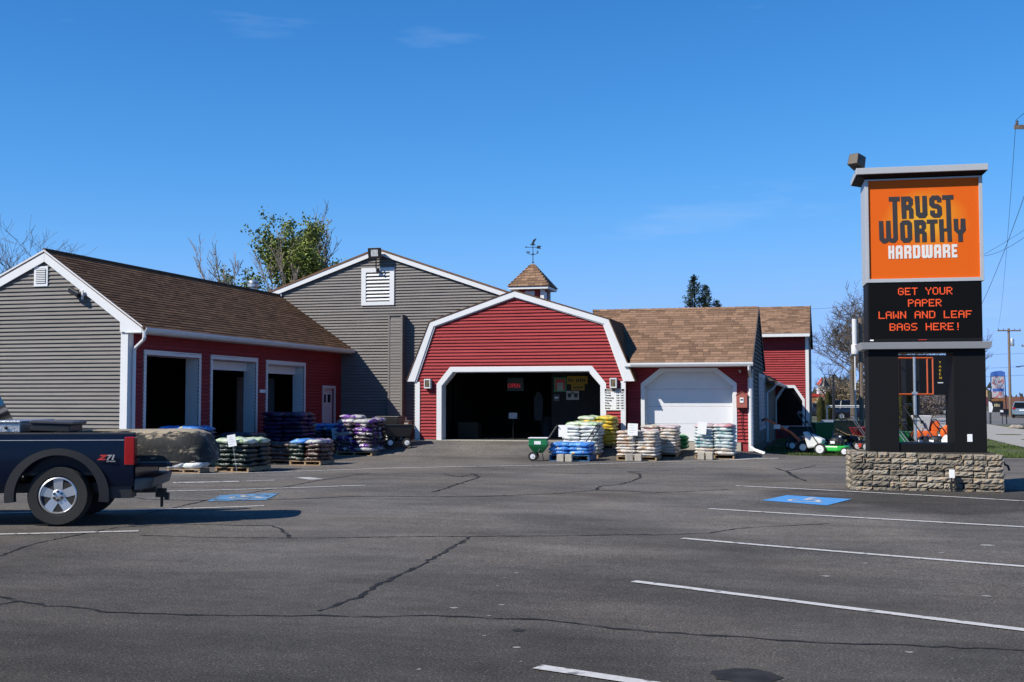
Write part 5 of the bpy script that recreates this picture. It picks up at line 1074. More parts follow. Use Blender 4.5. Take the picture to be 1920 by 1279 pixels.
bn = thing('storage_bin', 'dark barrel shaped bin standing in the barn doorway shade', 'bin', (-9.1, 38.6, .42)); mb = MB(); mb.lathe([(.2, 0), (.27, .6), (.29, .62), (.29, .66)], n=18); mb.build('body', mat('bin_plastic', (.03, .032, .04), .6), bn, smooth=True); mb = MB(); mb.lathe([(.30, .665), (.28, .70), (.02, .73)], n=18); mb.build('lid', mat('bin_lid', (.05, .05, .06), .6), bn, smooth=True)
cr_ = thing('crate', 'brown wooden crate in the dark at left of the barn doorway', 'crate', (-11.6, 37.6, .42)); 
for k in range(4): mb = MB(); mb.box(-.35, 0, .02+k*.13, .35, .03, .13+k*.13); mb.build('slat', mat('dark_wood', (.06, .045, .03), .8), cr_)
mb = MB(); mb.box(-.33, .032, 0, .33, .5, .5); mb.build('body', mat('dark_wood_body', (.04, .03, .02), .8), cr_)
jk = thing('hanging_jacket', 'dim grey jacket hanging in the dark doorway', 'jacket', (-9.25, 37.9, 1.0)); mb = MB(); mb.prism([(-.13, 0, 0), (.13, 0, .0), (.16, 0, .75), (.05, 0, .95), (-.05, 0, .95), (-.16, 0, .75)], (0, .09, 0)); mb.tube([(0, .045, .95), (0, .045, 2.0)], .006, 4); mb.build('cloth', mat('grey_cloth', (.028, .03, .036), .9), jk, bevel=.03)
# ------------------------------------------------------------------ garden machines
def wheel2(parent, x, y, r, w, rim=None, hubr=.55, name='wheel'):
    mb = MB(); mb.lathe([(r*.6, y-w/2), (r*.92, y-w/2), (r, y-w*.3), (r, y+w*.3), (r*.92, y+w/2), (r*.6, y+w/2)], (x, 0, r), 'y', 18); wl = mb.build(name, RUBBER, parent, smooth=True)
    mb = MB(); mb.lathe([(r*hubr, y-w*.52), (r*hubr*1.05, y), (r*hubr, y+w*.52)], (x, 0, r), 'y', 14); mb.lathe([(r*.16, y-w*.7), (r*.16, y+w*.7)], (x, 0, r), 'y', 8); mb.build('hub', rim or GUTT, wl, smooth=True); return wl
def spreader(name, lab, loc, rz, body=GREENP):
    t_ = thing(name, lab, 'spreader', loc, rz)
    mb = MB(); b = [(-.12, -.10, .22), (.12, -.10, .22), (.12, .10, .22), (-.12, .10, .22)]; c = [(-.27, -.20, .42), (.27, -.20, .42), (.27, .20, .42), (-.27, .20, .42)]; d = [(-.25, -.19, .62), (.25, -.19, .62), (.25, .19, .62), (-.25, .19, .62)]
    mb.hexa(b+c); mb.hexa([(x, y, z+.001) for x, y, z in c]+d); mb.build('hopper', body, t_, bevel=.02)
    mb = MB(); mb.box(-.27, -.21, .621, .27, .21, .645); mb.build('rim', CARD, t_, bevel=.006)
    mb = MB(); mb.box(-.10, -.205, .46, .08, -.2015, .55); mb.build('decal', CARD, t_)
    for y in (-.2, .2): wheel2(t_, -.14, y, .13, .07)
    mb = MB(); mb.tube([(-.14, -.2, .13), (-.14, .2, .13)], .012, 6); mb.tube([(-.14, 0, .13), (.0, 0, .24)], .015, 6); mb.tube([(.1, 0, .22), (.14, 0, .02)], .012, 6); mb.build('axle', BLKM, t_)
    mb = MB()
    for y in (-.15, .15): mb.tube([(.0, y, .25), (.28, y, .62), (.52, y, .98)], .013, 6)
    mb.tube([(.52, -.2, .98), (.52, .2, .98)], .016, 6); mb.build('handle', BLKM, t_); return t_
spreader('seed_spreader', 'green broadcast seed spreader with black handle beside the blue bags', (-7.72, 31.65, 0), R(8))
def mower(name, lab, loc, rz, deck=LIMEP, bagm=None, wheelm=GUTT, hand=BLKM, scale=1.0, engine=BLACK, rear=.14, cat='lawn mower', gripm=BLACK):
    """walk-behind mower, front towards +x"""
    t_ = thing(name, lab, cat, loc, rz); t_.scale = (scale,)*3
    mb = MB(); P = [(-.28, -.24), (.10, -.26), (.28, -.2), (.33, 0), (.28, .2), (.10, .26), (-.28, .24)]; n = len(P)
    mb.prism([(x, y, .09) for x, y in P], (0, 0, .13)); mb.build('deck', deck, t_, bevel=.03)
    mb = MB(); mb.lathe([(.15, .222), (.17, .26), (.17, .34), (.13, .40), (.06, .42)], (.03, 0, 0), n=16); mb.box(-.12, -.13, .225, .16, .13, .33); mb.box(.05, .13, .26, .17, .2, .36); mb.build('engine', engine, t_, bevel=.012)
    mb = MB(); mb.lathe([(.03, .42), (.03, .45)], (.1, .05, 0), n=8); mb.box(-.08, -.17, .27, .02, -.132, .33); mb.build('fuel_cap', CARD, t_)
    for x, r in ((-.30, rear), (.27, .095)):
        for y in (-.28, .28): wheel2(t_, x, y, r, .055, wheelm, .68)
    mb = MB()
    for y in (-.2, .2): mb.tube([(-.30, y, .18), (-.55, y, .52), (-.86, y*.95, .98)], .013, 6)
    mb.tube([(-.86, -.19, .98), (-.86, .19, .98)], .016, 6); mb.tube([(-.66, -.2, .68), (-.66, .2, .68)], .011, 6); mb.build('handle', hand, t_)
    mb = MB(); mb.tube([(-.84, -.19, 1.02), (-.84, .19, 1.02)], .012, 6); mb.build('control_bar', gripm, t_); mb = MB(); mb.box(-.72, -.05, .74, -.64, .05, .80); mb.build('switch_box', gripm, t_)
    if bagm:
        mb = MB(); mb.hexa([(-.62, -.19, .14), (-.30, -.19, .20), (-.30, .19, .20), (-.62, .19, .14), (-.74, -.20, .55), (-.26, -.17, .36), (-.26, .17, .36), (-.74, .20, .55)]); mb.build('grass_bag', bagm, t_, bevel=.04)
    return t_
WBAG = mat('white_grass_bag', (.62, .63, .62), .6, var=.05, scale=10)
mower('lawn_mower', 'white and bright green push mower with a white grass bag on the grass strip', (.24, 37.05, .02), R(-14), LIMEP, WBAG, GUTT, BLKM, 1.28)
mower('dark_mower', 'black handled mower in the shade behind the white stack', (-7.0, 32.55, 0), R(170), BLACK, None, CARD, BLKM, .95)
# orange two wheeled trimmer mower
om = thing('orange_trimmer', 'orange walk behind wheeled trimmer with black wheels by the shop corner', 'trimmer', (-.70, 37.7, .02), R(-6)); om.scale = (1.12,)*3
for y in (-.22, .22): wheel2(om, 0, y, .185, .07, STEEL, .5)
mb = MB(); mb.box(-.14, -.13, .16, .26, .13, .36); mb.build('engine', BLACK, om, bevel=.03)
mb = MB(); mb.hexa([(-.05, -.10, .36), (.14, -.10, .36), (.14, .10, .36), (-.05, .10, .36), (-.02, -.08, .50), (.10, -.08, .50), (.10, .08, .50), (-.02, .08, .50)]); mb.build('cowl', ORANGEP, om, bevel=.02)
mb = MB()
for y in (-.16, .16): mb.tube([(-.05, y, .30), (-.35, y, .58), (-.75, y, .80), (-1.05, y, .96), (-1.12, y, .90)], .02, 6)
mb.tube([(-.5, -.16, .66), (-.5, .16, .66)], .016, 6); mb.tube([(.1, -.17, .45), (.2, -.18, .30), (.22, -.18, .14)], .018, 6); mb.build('handle', ORANGEP, om)
mb = MB(); mb.tube([(-1.02, -.2, .97), (-1.14, -.2, .91)], .024, 6); mb.tube([(-1.02, .2, .97), (-1.14, .2, .91)], .024, 6); mb.build('grip', BLACK, om)
mb = MB(); mb.box(-.80, -.19, .68, -.62, -.18, .80); mb.build('price_tag', CARD, om)
mb = MB(); mb.hexa([(-.24, -.16, .02), (-.10, -.16, .02), (-.10, .16, .02), (-.24, .16, .02), (-.16, -.14, .22), (-.08, -.14, .22), (-.08, .14, .22), (-.16, .14, .22)]); mb.build('guard', REDINK, om)
# dump cart by the barn corner
def cart(name, lab, loc, rz, col, L=.95, W_=.6, z0=.28, z1=.62, wr=.17, rim=GUTT, cat='cart', hand=BLKM):
    t_ = thing(name, lab, cat, loc, rz)
    mb = MB(); mb.hexa([(-L/2+.1, -W_/2+.08, z0), (L/2-.1, -W_/2+.08, z0), (L/2-.1, W_/2-.08, z0), (-L/2+.1, W_/2-.08, z0), (-L/2, -W_/2, z1), (L/2, -W_/2, z1), (L/2, W_/2, z1), (-L/2, W_/2, z1)]); mb.build('tub', col, t_, bevel=.025)
    mb = MB(); mb.box(-L/2-.02, -W_/2-.02, z1+.001, L/2+.02, W_/2+.02, z1+.03); mb.build('rim', col, t_, bevel=.008)
    for x in (-L*.28, L*.28):
        for y in (-W_/2, W_/2): wheel2(t_, x, y, wr, .08, rim, .55)
    mb = MB(); mb.box(-L*.35, -.05, wr-.02, L*.35, .05, wr+.03); mb.tube([(-L*.28, -W_/2, wr), (-L*.28, W_/2, wr)], .014, 6); mb.tube([(L*.28, -W_/2, wr), (L*.28, W_/2, wr)], .014, 6); mb.tube([(L*.45, 0, wr), (L*.75, 0, wr+.18), (L*.9, 0, .75)], .014, 6); mb.tube([(L*.9, -.12, .75), (L*.9, .12, .75)], .014, 6); mb.tube([(0, 0, wr), (0, 0, z0+.01)], .03, 6); mb.build('frame', hand, t_); return t_
cart('dump_cart', 'black garden dump cart in the shade beside the barn corner', (-12.82, 34.3, gz(-12.9, 34.3)), R(200), BLACK, .9, .6, .3, .66, .14)
o = cart('dump_cart', 'second black garden cart tucked behind the tall purple stack', (-13.35, 35.0, gz(-13.3, 35.0)), R(175), BLACK, .8, .55, .3, .8, .14)
# machines on the lawn by the red end building
cart('green_cart', 'green poly garden cart behind the white mower', (-.15, 42.6, .03), R(15), GREENP, .7, .55, .3, .85, .14)
tl = thing('grey_tool_cabinet', 'grey blue steel trailer tailboard standing on the lawn', 'tailboard', (.0, 43.6, .03), R(4)); mb = MB(); mb.box(-.2, 0, .25, .22, .04, .95); mb.build('panel', mat('blue_grey_steel', (.20, .24, .31), .5), tl); mb = MB(); mb.box(-.06, -.006, .70, .10, -.001, .725); mb.box(-.06, -.006, .64, .10, -.001, .655); mb.build('slot', YELLOWP, tl); mb = MB(); mb.box(-.18, .0, 0, -.14, .04, .25); mb.box(.16, 0, 0, .2, .04, .25); mb.build('leg', BLKM, tl)
cart('dark_green_trailer', 'dark green steel garden trailer on the lawn behind the mowers', (.65, 44.6, .03), R(6), mat('dark_green_steel', (.005, .014, .012), .5), 1.15, .8, .35, .88, .24, GUTT)
wbw = thing('red_wheelbarrow', 'red wheelbarrow leaning beside the left pillar of the sign', 'wheelbarrow', (1.25, 43.6, .03), R(20)); mb = MB(); mb.hexa([(-.3, -.2, .35), (.25, -.2, .35), (.25, .2, .35), (-.3, .2, .35), (-.42, -.33, .68), (.42, -.33, .72), (.42, .33, .72), (-.42, .33, .68)]); mb.build('tray', mat('red_tray', (.22, .015, .02), .35), wbw, bevel=.02)
wheel2(wbw, .5, 0, .18, .08, REDINK, .5); mb = MB()
for y in (-.2, .2): mb.tube([(.5, y*.3, .18), (.1, y, .33), (-.5, y*1.2, .42), (-.9, y*1.3, .62)], .018, 6); mb.tube([(-.3, y, .34), (-.35, y, .02)], .014, 6)
mb.build('handle', WOOD, wbw)
mower('red_mower', 'red and green mower parked behind the white grass bag mower', (.35, 41.2, .03), R(160), REDINK, None, GUTT, BLKM, .9)
mower('silver_handled_mower', 'mower with long silver handle and white tag beside the left sign pillar', (1.75, 41.8, .03), R(10), BLACK, None, GUTT, STEEL, 1.1)
mower('orange_mower', 'orange decked mower with black handle left of the green cart', (-.9, 40.6, .03), R(12), ORANGEP, None, GUTT, BLKM, 1.0)
mower('green_mower', 'dark green mower with pale handles below the grey tailboard', (.9, 42.2, .03), R(-165), GREENP, None, GUTT, STEEL, 1.0)
mower('tilted_mower', 'red decked mower nearest the left sign pillar on the lawn', (1.35, 40.2, .03), R(25), REDINK, None, CARD, BLKM, 1.05)
dk = thing('black_planter_box', 'black storage box standing in the shade under the red end building window', 'box', (-.95, 46.0, .02)); mb = MB(); mb.box(-.45, -.3, 0, .45, .3, .62); mb.build('body', BLACK, dk, bevel=.02); mb = MB(); mb.box(-.48, -.33, .621, .48, .33, .67); mb.build('lid', BLACK, dk, bevel=.012)
# machines seen through the sign opening
chp = thing('wood_chipper', 'orange wood chipper with a big white hopper seen in the sign opening', 'chipper', (2.95, 39.9, .03), R(10))
mb = MB(); mb.hexa([(-.16, -.15, .66), (.16, -.15, .66), (.16, .15, .66), (-.16, .15, .66), (-.30, -.28, 1.16), (.24, -.28, 1.16), (.24, .24, 1.16), (-.30, .24, 1.16)]); mb.build('hopper', mat('white_hopper', (.62, .62, .62), .4), chp, bevel=.015)
mb = MB(); mb.box(-.30, -.2, .30, .42, .2, .655); mb.build('body', ORANGEP, chp, bevel=.03)
mb = MB(); mb.box(.25, -.17, .657, .50, .17, .98); mb.build('chute', ORANGEP, chp, bevel=.02)
for y in (-.26, .26): wheel2(chp, .05, y, .2, .09, STEEL)
mb = MB(); mb.tube([(.05, -.26, .2), (.05, .26, .2)], .016, 6); mb.box(-.1, -.05, .2, .2, .05, .30); mb.tube([(-.3, 0, .4), (-.6, 0, .3), (-.6, 0, .0)], .025, 6); mb.build('frame', BLKM, chp)
mb = MB(); mb.box(-.12, -.285, .9, -.02, -.272, 1.0); mb.build('decal', INK, chp)
mower('hedge_mower', 'black mower with long pale handles low in the sign opening', (3.15, 37.9, .03), R(-18), BLACK, None, CARD, BLKM, 1.35)
mower('trimmer_mower', 'black mower with tall silver handles left in the sign opening', (2.85, 38.3, .03), R(-14), YELLOWP, None, CARD, STEEL, 1.3)
mower('white_deck_mower', 'white decked mower with black handles at right in the sign opening', (3.52, 37.2, .03), R(-28), CARD, None, CARD, BLKM, 1.5, engine=WBAG)
ob = thing('leaf_vacuum', 'orange wheeled leaf blower right of the white hopper in the opening', 'leaf blower', (3.72, 39.6, .03), R(20)); ob.scale = (1.1,)*3; mb = MB(); mb.lathe([(.06, -.11), (.22, -.09), (.24, 0), (.22, .09), (.06, .11)], (0, 0, .55), 'y', 20); mb.box(.0, -.09, .55, .3, .09, .76); mb.build('housing', ORANGEP, ob, bevel=.015)
for y in (-.2, .2): wheel2(ob, -.1, y, .16, .06, STEEL)
mb = MB(); mb.tube([(-.1, -.2, .16), (-.1, .2, .16)], .014, 6); mb.tube([(-.1, -.1, .16), (0, -.08, .4)], .014, 6); mb.tube([(-.1, .1, .16), (0, .08, .4)], .014, 6)
for y in (-.16, .16): mb.tube([(-.05, y, .4), (-.45, y, .95)], .013, 6)
mb.tube([(-.45, -.16, .95), (-.45, .16, .95)], .015, 6); mb.build('handle', BLKM, ob)
cart('green_tub_cart', 'green tub cart with teal bucket at left in the sign opening', (2.15, 39.6, .03), R(-10), GREENP, .9, .6, .3, .62, .16, REDINK)
# orange tube frame, black board and grey post on the lawn behind the sign
bd = thing('black_board', 'black sign board on posts with a vertical yellow word, behind the opening', 'sign', (3.1, 42.3, 0), R(14)); mb = MB(); mb.box(-1.1, 0, 1.86, 1.15, .10, 3.22); mb.build('board', mat('board_black', (.006, .007, .009), .6, spec=.2), bd)
for k, ch in enumerate('TAKEN'): text_mesh('letter', ch, .12, YELLOWP, bd, Matrix.Translation((.63, -.004, 2.92-k*.13)) @ FRONT, .002)
mb = MB(); mb.box(.58, -.006, 2.26, .76, -.001, 2.29); mb.build('stripe', CARD, bd)
for x in (-.9, .95): mb = MB(); mb.box(x-.05, .101, 0, x+.05, .2, 3.0); mb.build('post', BLKM, bd)
SHADEORANGE = mat('shade_toned_orange_paint', (.42, .075, .018), .5)  # frame orange darkened in colour for the shade partly over it
ofr = thing('orange_tube_frame', 'orange square tube frame standing in front of the black board', 'frame', (2.8, 40.7, 0), R(14))
mb = MB(); mb.box(-.25, .5, 0, -.13, .6, 3.06); mb.box(.2, .5, 0, .32, .6, 3.06); mb.build('mast_post', BLKM, ofr)
def bar(a, b, w=.03): mb = MB(); mb.tube([a, b], w, 4); mb.build('bar', SHADEORANGE, ofr)
for x in (-.55, .42, .60): bar((x, 0, 1.87), (x, 0, 3.06))
for z in (1.87, 3.06): bar((-.75, 0, z), (.60, 0, z))
for x in (-.55, .6): bar((x, 0, 3.06), (x, .5, 3.06)); bar((x, 0, 1.87), (x, .5, 1.87))
gp = thing('grey_post', 'tall grey steel post on the lawn seen through the sign opening', 'post', (2.6, 37.9, 0)); mb = MB(); mb.tube([(0, 0, 0), (0, 0, 1.9)], .055, 10); mb.build('shaft', STEEL, gp, smooth=True); mb = MB(); mb.tube([(0, 0, 1.9), (0, 0, 3.0)], .042, 10); mb.build('upper_shaft', STEEL, gp, smooth=True); mb = MB(); mb.box(-.08, -.08, 1.86, .08, .08, 1.93); mb.build('collar', STEEL, gp)

# ------------------------------------------------------------------ trees
def grow(mbt, mbc, rr, p, d, L, r, lev, maxlev, leaves=None, spread=.8, up=.25, seg=4, kids=(4, 6), shrink=.62, minr=.004):
    P = [p.copy()]; Rr_ = [r]; q = p.copy(); dd = d.copy()
    for i in range(seg):
        dd = (dd + Vector((rr.uniform(-1, 1), rr.uniform(-1, 1), rr.uniform(-.6, 1)*.7))*(.13 + .04*lev) + Vector((0, 0, up*.12))).normalized()
        q = q + dd*(L/seg); P.append(q.copy()); Rr_.append(max(minr, r*(1-.62*(i+1)/seg)))
    (mbt if lev == 0 else mbc).tube(P, Rr_, (8, 5, 4, 3, 3)[min(lev, 4)], cap=False)
    if leaves is not None and lev >= 2: leaves += [P[i].lerp(P[i+1], rr.random()) for i in range(seg) for _ in range(2)]
    if lev >= maxlev: return
    for k in range(rr.randint(*kids) - (1 if lev > 2 else 0)):
        t = rr.uniform(.30 if lev == 0 else .2, 1.0); i = min(seg-1, int(t*seg)); b = P[i].lerp(P[i+1], t*seg-i)
        ax = Vector((rr.uniform(-1, 1), rr.uniform(-1, 1), rr.uniform(-.2, .55))).normalized()
        nd = (dd*(1-spread*.5) + ax*spread).normalized()
        grow(mbt, mbc, rr, b, nd, L*shrink*rr.uniform(.75, 1.15), max(minr, Rr_[i]*.58), lev+1, maxlev, leaves, spread, up, max(3, seg-1), kids, shrink, minr)
def bare_tree(lab, loc, h, r, seed, lev=4, spread=.8, kids=(4, 6), up=.3, bark=BARK, group=None, minr=.006, n_stem=1, first=.55, shrink=.62):
    t_ = thing('bare_tree', lab, 'tree', loc, 0, group); rr = random.Random(seed); a, b = MB(), MB()
    for s_ in range(n_stem):
        o = Vector((rr.uniform(-.5, .5), rr.uniform(-.5, .5), 0))*(0 if n_stem == 1 else 1)
        grow(a, b, rr, o - Vector((0, 0, .1)), Vector((rr.uniform(-.1, .1), rr.uniform(-.1, .1), 1)).normalized(), h*first, r, 0, lev, None, spread, up, 6, kids, shrink, minr)
    a.build('trunk', bark, t_, smooth=True, fix=False); b.build('crown', bark, t_, fix=False); return t_
LEAF = mat('spring_leaf', (.135, .168, .028), .5, var=.35, scale=.8, isl=.5)
def leaf_mesh(name, pts, rr, m, parent, n, sz, spread):
    mb = MB()
    for _ in range(n):
        c = rr.choice(pts) + Vector((rr.gauss(0, spread), rr.gauss(0, spread), rr.gauss(0, spread))); a = Vector((rr.uniform(-1, 1), rr.uniform(-1, 1), rr.uniform(-1, 1))).normalized(); b = a.orthogonal().normalized(); s_ = sz*rr.uniform(.6, 1.3)
        i = mb.pts([c - a*s_, c + b*s_*.55, c + a*s_, c - b*s_*.55]); mb.f.append((i, i+1, i+2, i+3))
    return mb.build(name, m, parent, fix=False)
def leafy_tree(lab, loc, h, r, seed, n=6000, spread=.62, bark=BARKL, sz=.085, first=.6, kids=(5, 7), lean=(0, 0), crowns=None):
    t_ = thing('leafy_tree', lab, 'tree', loc); rr = random.Random(seed); a, b = MB(), MB(); pts = []
    grow(a, b, rr, Vector((0, 0, -.1)), Vector((lean[0], lean[1], 1)).normalized(), h*first, r, 0, 3, pts, spread, .45, 6, kids, .58)
    a.build('trunk', bark, t_, smooth=True, fix=False); b.build('branches', bark, t_, fix=False)
    leaf_mesh('crown', pts, rr, LEAF, t_, n, sz, .16); return t_
TWIG = mat('birch_twig', (.17, .145, .125), .9, var=.35, scale=5)
# behind the hall: a leafing tree with bare birches before it
leafy_tree('leafing green tree behind the hall roof, thickest and rightmost of its clump', (-24.0, 51.6, 0), 10.4, .17, 21, 24000, .72, lean=(.12, 0), sz=.08)
leafy_tree('lower leafing bush tree behind the vent pipe on the shed roof', (-27.0, 53.0, 0), 8.2, .11, 8, 13000, .75, lean=(-.03, 0), sz=.08)
leafy_tree('slender leafing tree in the middle of the clump behind the hall', (-25.3, 53.6, 0), 10.0, .13, 14, 17000, .68, sz=.08)
for k, (u, v, h, sd, lab) in enumerate(((-24.4, 49.8, 9.9, 5, 'tallest bare birch with pale stem rising above the green clump'), (-26.5, 50.2, 8.9, 9, 'second bare birch standing left of the tallest one'), (-23.5, 50.5, 8.9, 31, 'thin bare birch right of the tallest, among green leaves'))):
    bare_tree(lab, (u, v, 0), h, .085, sd, 3, .42, (6, 8), .9, TWIG, 'bare birches behind the shed', .011, 1, .80, .42)
bare_tree('bare grey tree at the far left above the shed roof', (-41.2, 51.0, 0), 10.8, .2, 3, 4, .75, (4, 6), .4, BARK, None, .008, 1, .6)
bare_tree('low bare treetop just showing over the middle of the shed ridge', (-34.0, 54.0, 0), 9.6, .15, 17, 4, .75, (4, 5), .4, BARK, None, .008, 1, .6)
# spruce behind the garage roof
NEED = mat('spruce_needles', (.018, .034, .014), .8, var=.3, scale=1.2, isl=.5)
def spruce(lab, loc, h, w, seed, n=5200, m=NEED, tops=((0, 0, 1.0),), name='spruce_tree'):
    t_ = thing(name, lab, 'tree', loc); rr = random.Random(seed); tk, br, fo = MB(), MB(), MB()
    for ox, oy, s_ in tops:
        H = h*s_; tk.tube([(ox*.3, oy*.3, -.1), (ox, oy, H*.5), (ox, oy, H)], [.14, .08, .008], 7, False); z = H*.12
        while z < H-.05:
            f = 1-z/H; L = w*s_*(f**.8)*rr.uniform(.7, 1.15); a = rr.uniform(0, 6.28)
            e = Vector((ox+L*math.cos(a), oy+L*math.sin(a), z - L*.12 + .10)); b = Vector((ox, oy, z)); br.tube([b, b.lerp(e, .5)-Vector((0, 0, .03)), e], [.02*f+.004, .012*f+.003, .003], 3, False)
            for _ in range(int(12 + 60*L)):
                t = rr.random()**.7; c = b.lerp(e, t) + Vector((rr.gauss(0, .05), rr.gauss(0, .05), rr.gauss(-.03, .04))); d = (e-b).normalized()*.6 + Vector((rr.uniform(-1, 1), rr.uniform(-1, 1), rr.uniform(-.5, .7))); d.normalize(); n_ = d.orthogonal().normalized(); s2 = rr.uniform(.06, .13)
                i = fo.pts([c, c + d*s2 + n_*.022, c + d*s2*1.5, c + d*s2 - n_*.022]); fo.f.append((i, i+1, i+2, i+3))
            z += .045*(.6+f)
    tk.build('trunk', BARK, t_, fix=False); br.build('branches', BARK, t_, fix=False); fo.build('crown', m, t_, fix=False); return t_
spruce('dark spruce treetop showing above the brown garage roof ridge', (-6.35, 60.2, 0), 8.0, 2.3, 4, tops=((-.1, 0, 1.0), (.42, .1, .94), (1.0, .3, .84)))
# bare oaks and brush past the red end building
bare_tree('large bare oak behind the white mast, left of the pylon sign', (2.0, 93.5, 0), 11.8, .28, 43, 5, .95, (5, 6), .25, BARK, 'bare oaks past the shop', .012, 1, .5, .66)
bare_tree('bare oak leaning out beside the red end building roof', (0.4, 99.0, 0), 7.4, .18, 12, 4, .9, (4, 6), .2, BARK, 'bare oaks past the shop', .012, 1, .5, .64)
bare_tree('twin stemmed bare tree close to the left edge of the sign', (3.1, 84.0, 0), 8.2, .17, 77, 5, .7, (4, 5), .35, BARK, 'bare oaks past the shop', .010, 2, .55, .62)
bare_tree('bare tree at right behind the sign, before the utility pole', (10.2, 88.0, 0), 6.0, .10, 23, 4, .6, (5, 6), .5, BARK, None, .009, 1, .75, .5)
bare_tree('bare tree top behind the black board in the sign opening', (6.2, 105.0, 0), 6.6, .16, 41, 4, .8, (4, 6), .3, BARK, None, .012, 1, .55, .62)
BRUSH = mat('pale_brush', (.22, .17, .10), .9, var=.35, scale=2, isl=.5)
def brush(lab, loc, w, h, seed, n=5000, m=BRUSH, sz=.06):
    t_ = thing('brush', lab, 'shrub', loc); rr = random.Random(seed); tw, fo = MB(), MB()
    for _ in range(90):
        b = Vector((rr.uniform(-w, w)*.6, rr.uniform(-.6, .6), 0)); e = b + Vector((rr.uniform(-.5, .5)*h, rr.uniform(-.4, .4)*h, h*rr.uniform(.5, 1)*(1-.35*abs(b.x)/w))); tw.tube([b, b.lerp(e, .5)+Vector((rr.uniform(-.1, .1), 0, .1)), e], [.02, .012, .004], 3, False)
        for _ in range(n//90):
            c = b.lerp(e, rr.uniform(.25, 1)) + Vector((rr.gauss(0, .14), rr.gauss(0, .14), rr.gauss(0, .12))); a = Vector((rr.uniform(-1, 1), rr.uniform(-1, 1), rr.uniform(-1, 1))).normalized(); q = a.orthogonal().normalized(); i = fo.pts([c-a*sz, c+q*sz*.5, c+a*sz, c-q*sz*.5]); fo.f.append((i, i+1, i+2, i+3))
    tw.build('twigs', BARK, t_, fix=False); fo.build('crown', m, t_, fix=False); return t_
brush('pale tan brush with dry leaves under the bare oaks', (3.3, 118.5, 0), 2.3, 4.4, 5, 9000, BRUSH, .13)
brush('lower dull brush behind the dark parked car', (1.0, 119.5, 0), 1.8, 3.2, 6, 6000, BRUSH, .12)
brush('grey brown bushes across the road seen in the sign opening', (8.0, 118.0, 0), 3.2, 3.6, 9, 4200, mat('grey_brush', (.13, .10, .085), .9, var=.3, isl=.4), .09)
ARB = mat('arborvitae_leaf', (.060, .062, .014), .8, var=.35, scale=2, isl=.5)
def arbor(lab, loc, h, w, seed, n=5200):
    t_ = thing('arborvitae', lab, 'tree', loc); rr = random.Random(seed); fo, tk = MB(), MB(); tk.tube([(0, 0, 0), (0, 0, h*.8)], [.05, .01], 6)
    for _ in range(n):
        z = h*rr.random(); f = (1-(z/h)**3)**.5*(.75+.25*min(1, z/(h*.25))); a = rr.uniform(0, 6.28); q = w*f*rr.uniform(.6, 1.05)*(1+.12*math.sin(a*3+z*4)); c = Vector((q*math.cos(a), q*math.sin(a), z)); d = Vector((math.cos(a)*.5, math.sin(a)*.5, 1)).normalized(); p_ = Vector((-math.sin(a), math.cos(a), rr.uniform(-.4, .4))); s_ = rr.uniform(.04, .08)
        i = fo.pts([c-p_*s_*.6, c+d*s_*1.6, c+p_*s_*.6]); fo.f.append((i, i+1, i+2))
    tk.build('trunk', BARK, t_); fo.build('crown', ARB, t_, fix=False)
arbor('olive arborvitae column left of the grey post in the sign opening', (2.62, 43.9, 0), 2.35, .38, 3)
for k, (u, v, lab) in enumerate(((-.42, 87.6, 'small olive arborvitae at the corner of the red end building'), (.10, 88.9, 'second small arborvitae, left of the dark car tail'))): arbor(lab, (u, v, 0), 1.9+.4*k, .32, 30+k, 2600)
# far wood along the horizon
fw = MB(); rf = random.Random(2)
for i in range(9000):
    u = rf.uniform(-170, 230); v = 300 + rf.uniform(0, 30) - abs(u)*.15; h = (4.5 + 2.5*math.sin(u*.11) + 1.8*math.sin(u*.37+1) + 2.2*rf.random())*rf.random()**.6; s_ = rf.uniform(.6, 1.5)
    i0 = fw.pts([(u-s_*.5, v, h-s_*.3), (u+s_*.5, v+rf.uniform(-.5, .5), h-s_*.4), (u+rf.uniform(-.4, .4), v, h+s_*.7)]); fw.f.append((i0, i0+1, i0+2))
tag(fw.build('far_wood', mat('far_wood', (.055, .060, .045), .95, var=.4, scale=.08, col2=(.10, .08, .065), isl=.35), fix=False), kind='stuff')
# ------------------------------------------------------------------ poles, wires, lamps
POLEW = mat('weathered_pole', (.16, .12, .09), .9, var=.3, scale=5, stretch=(4, 4, .4))
def upole(lab, loc, h, rz=0, trans=True):
    t_ = thing('utility_pole', lab, 'utility pole', loc, rz, 'utility poles along the road')
    mb = MB(); mb.tube([(0, 0, -.1), (0, 0, h)], [.16, .11], 10); mb.build('shaft', POLEW, t_, smooth=True)
    mb = MB(); mb.box(-1.25, -.16, h-.32, 1.25, -.10, h-.18); mb.build('crossarm', POLEW, t_)
    mb = MB()
    for x in (-1.15, -.6, .6, 1.15): mb.lathe([(.02, h-.18), (.055, h-.14), (.03, h-.09), (.05, h-.06), (.02, h-.02)], (x, -.13, 0), n=8)
    mb.build('insulator', mat('insulator', (.10, .09, .09), .3), t_)
    if trans: mb = MB(); mb.lathe([(.2, h-1.9), (.22, h-1.8), (.22, h-1.2), (.18, h-1.12)], (.3, -.1, 0), n=14); mb.build('transformer', STEEL, t_, smooth=True)
    return t_
upole('tall wooden utility pole at the road edge with its crossarm tip entering the picture', (7.45, 42.97, 0), 11.2, R(15), False)
upole('distant wooden utility pole with crossarm beside the road sign', (18.85, 134.5, 0), 9.4, R(15))
upole('leaning brown utility pole farther down the road', (23.5, 150.0, 0), 8.4, R(15), False)
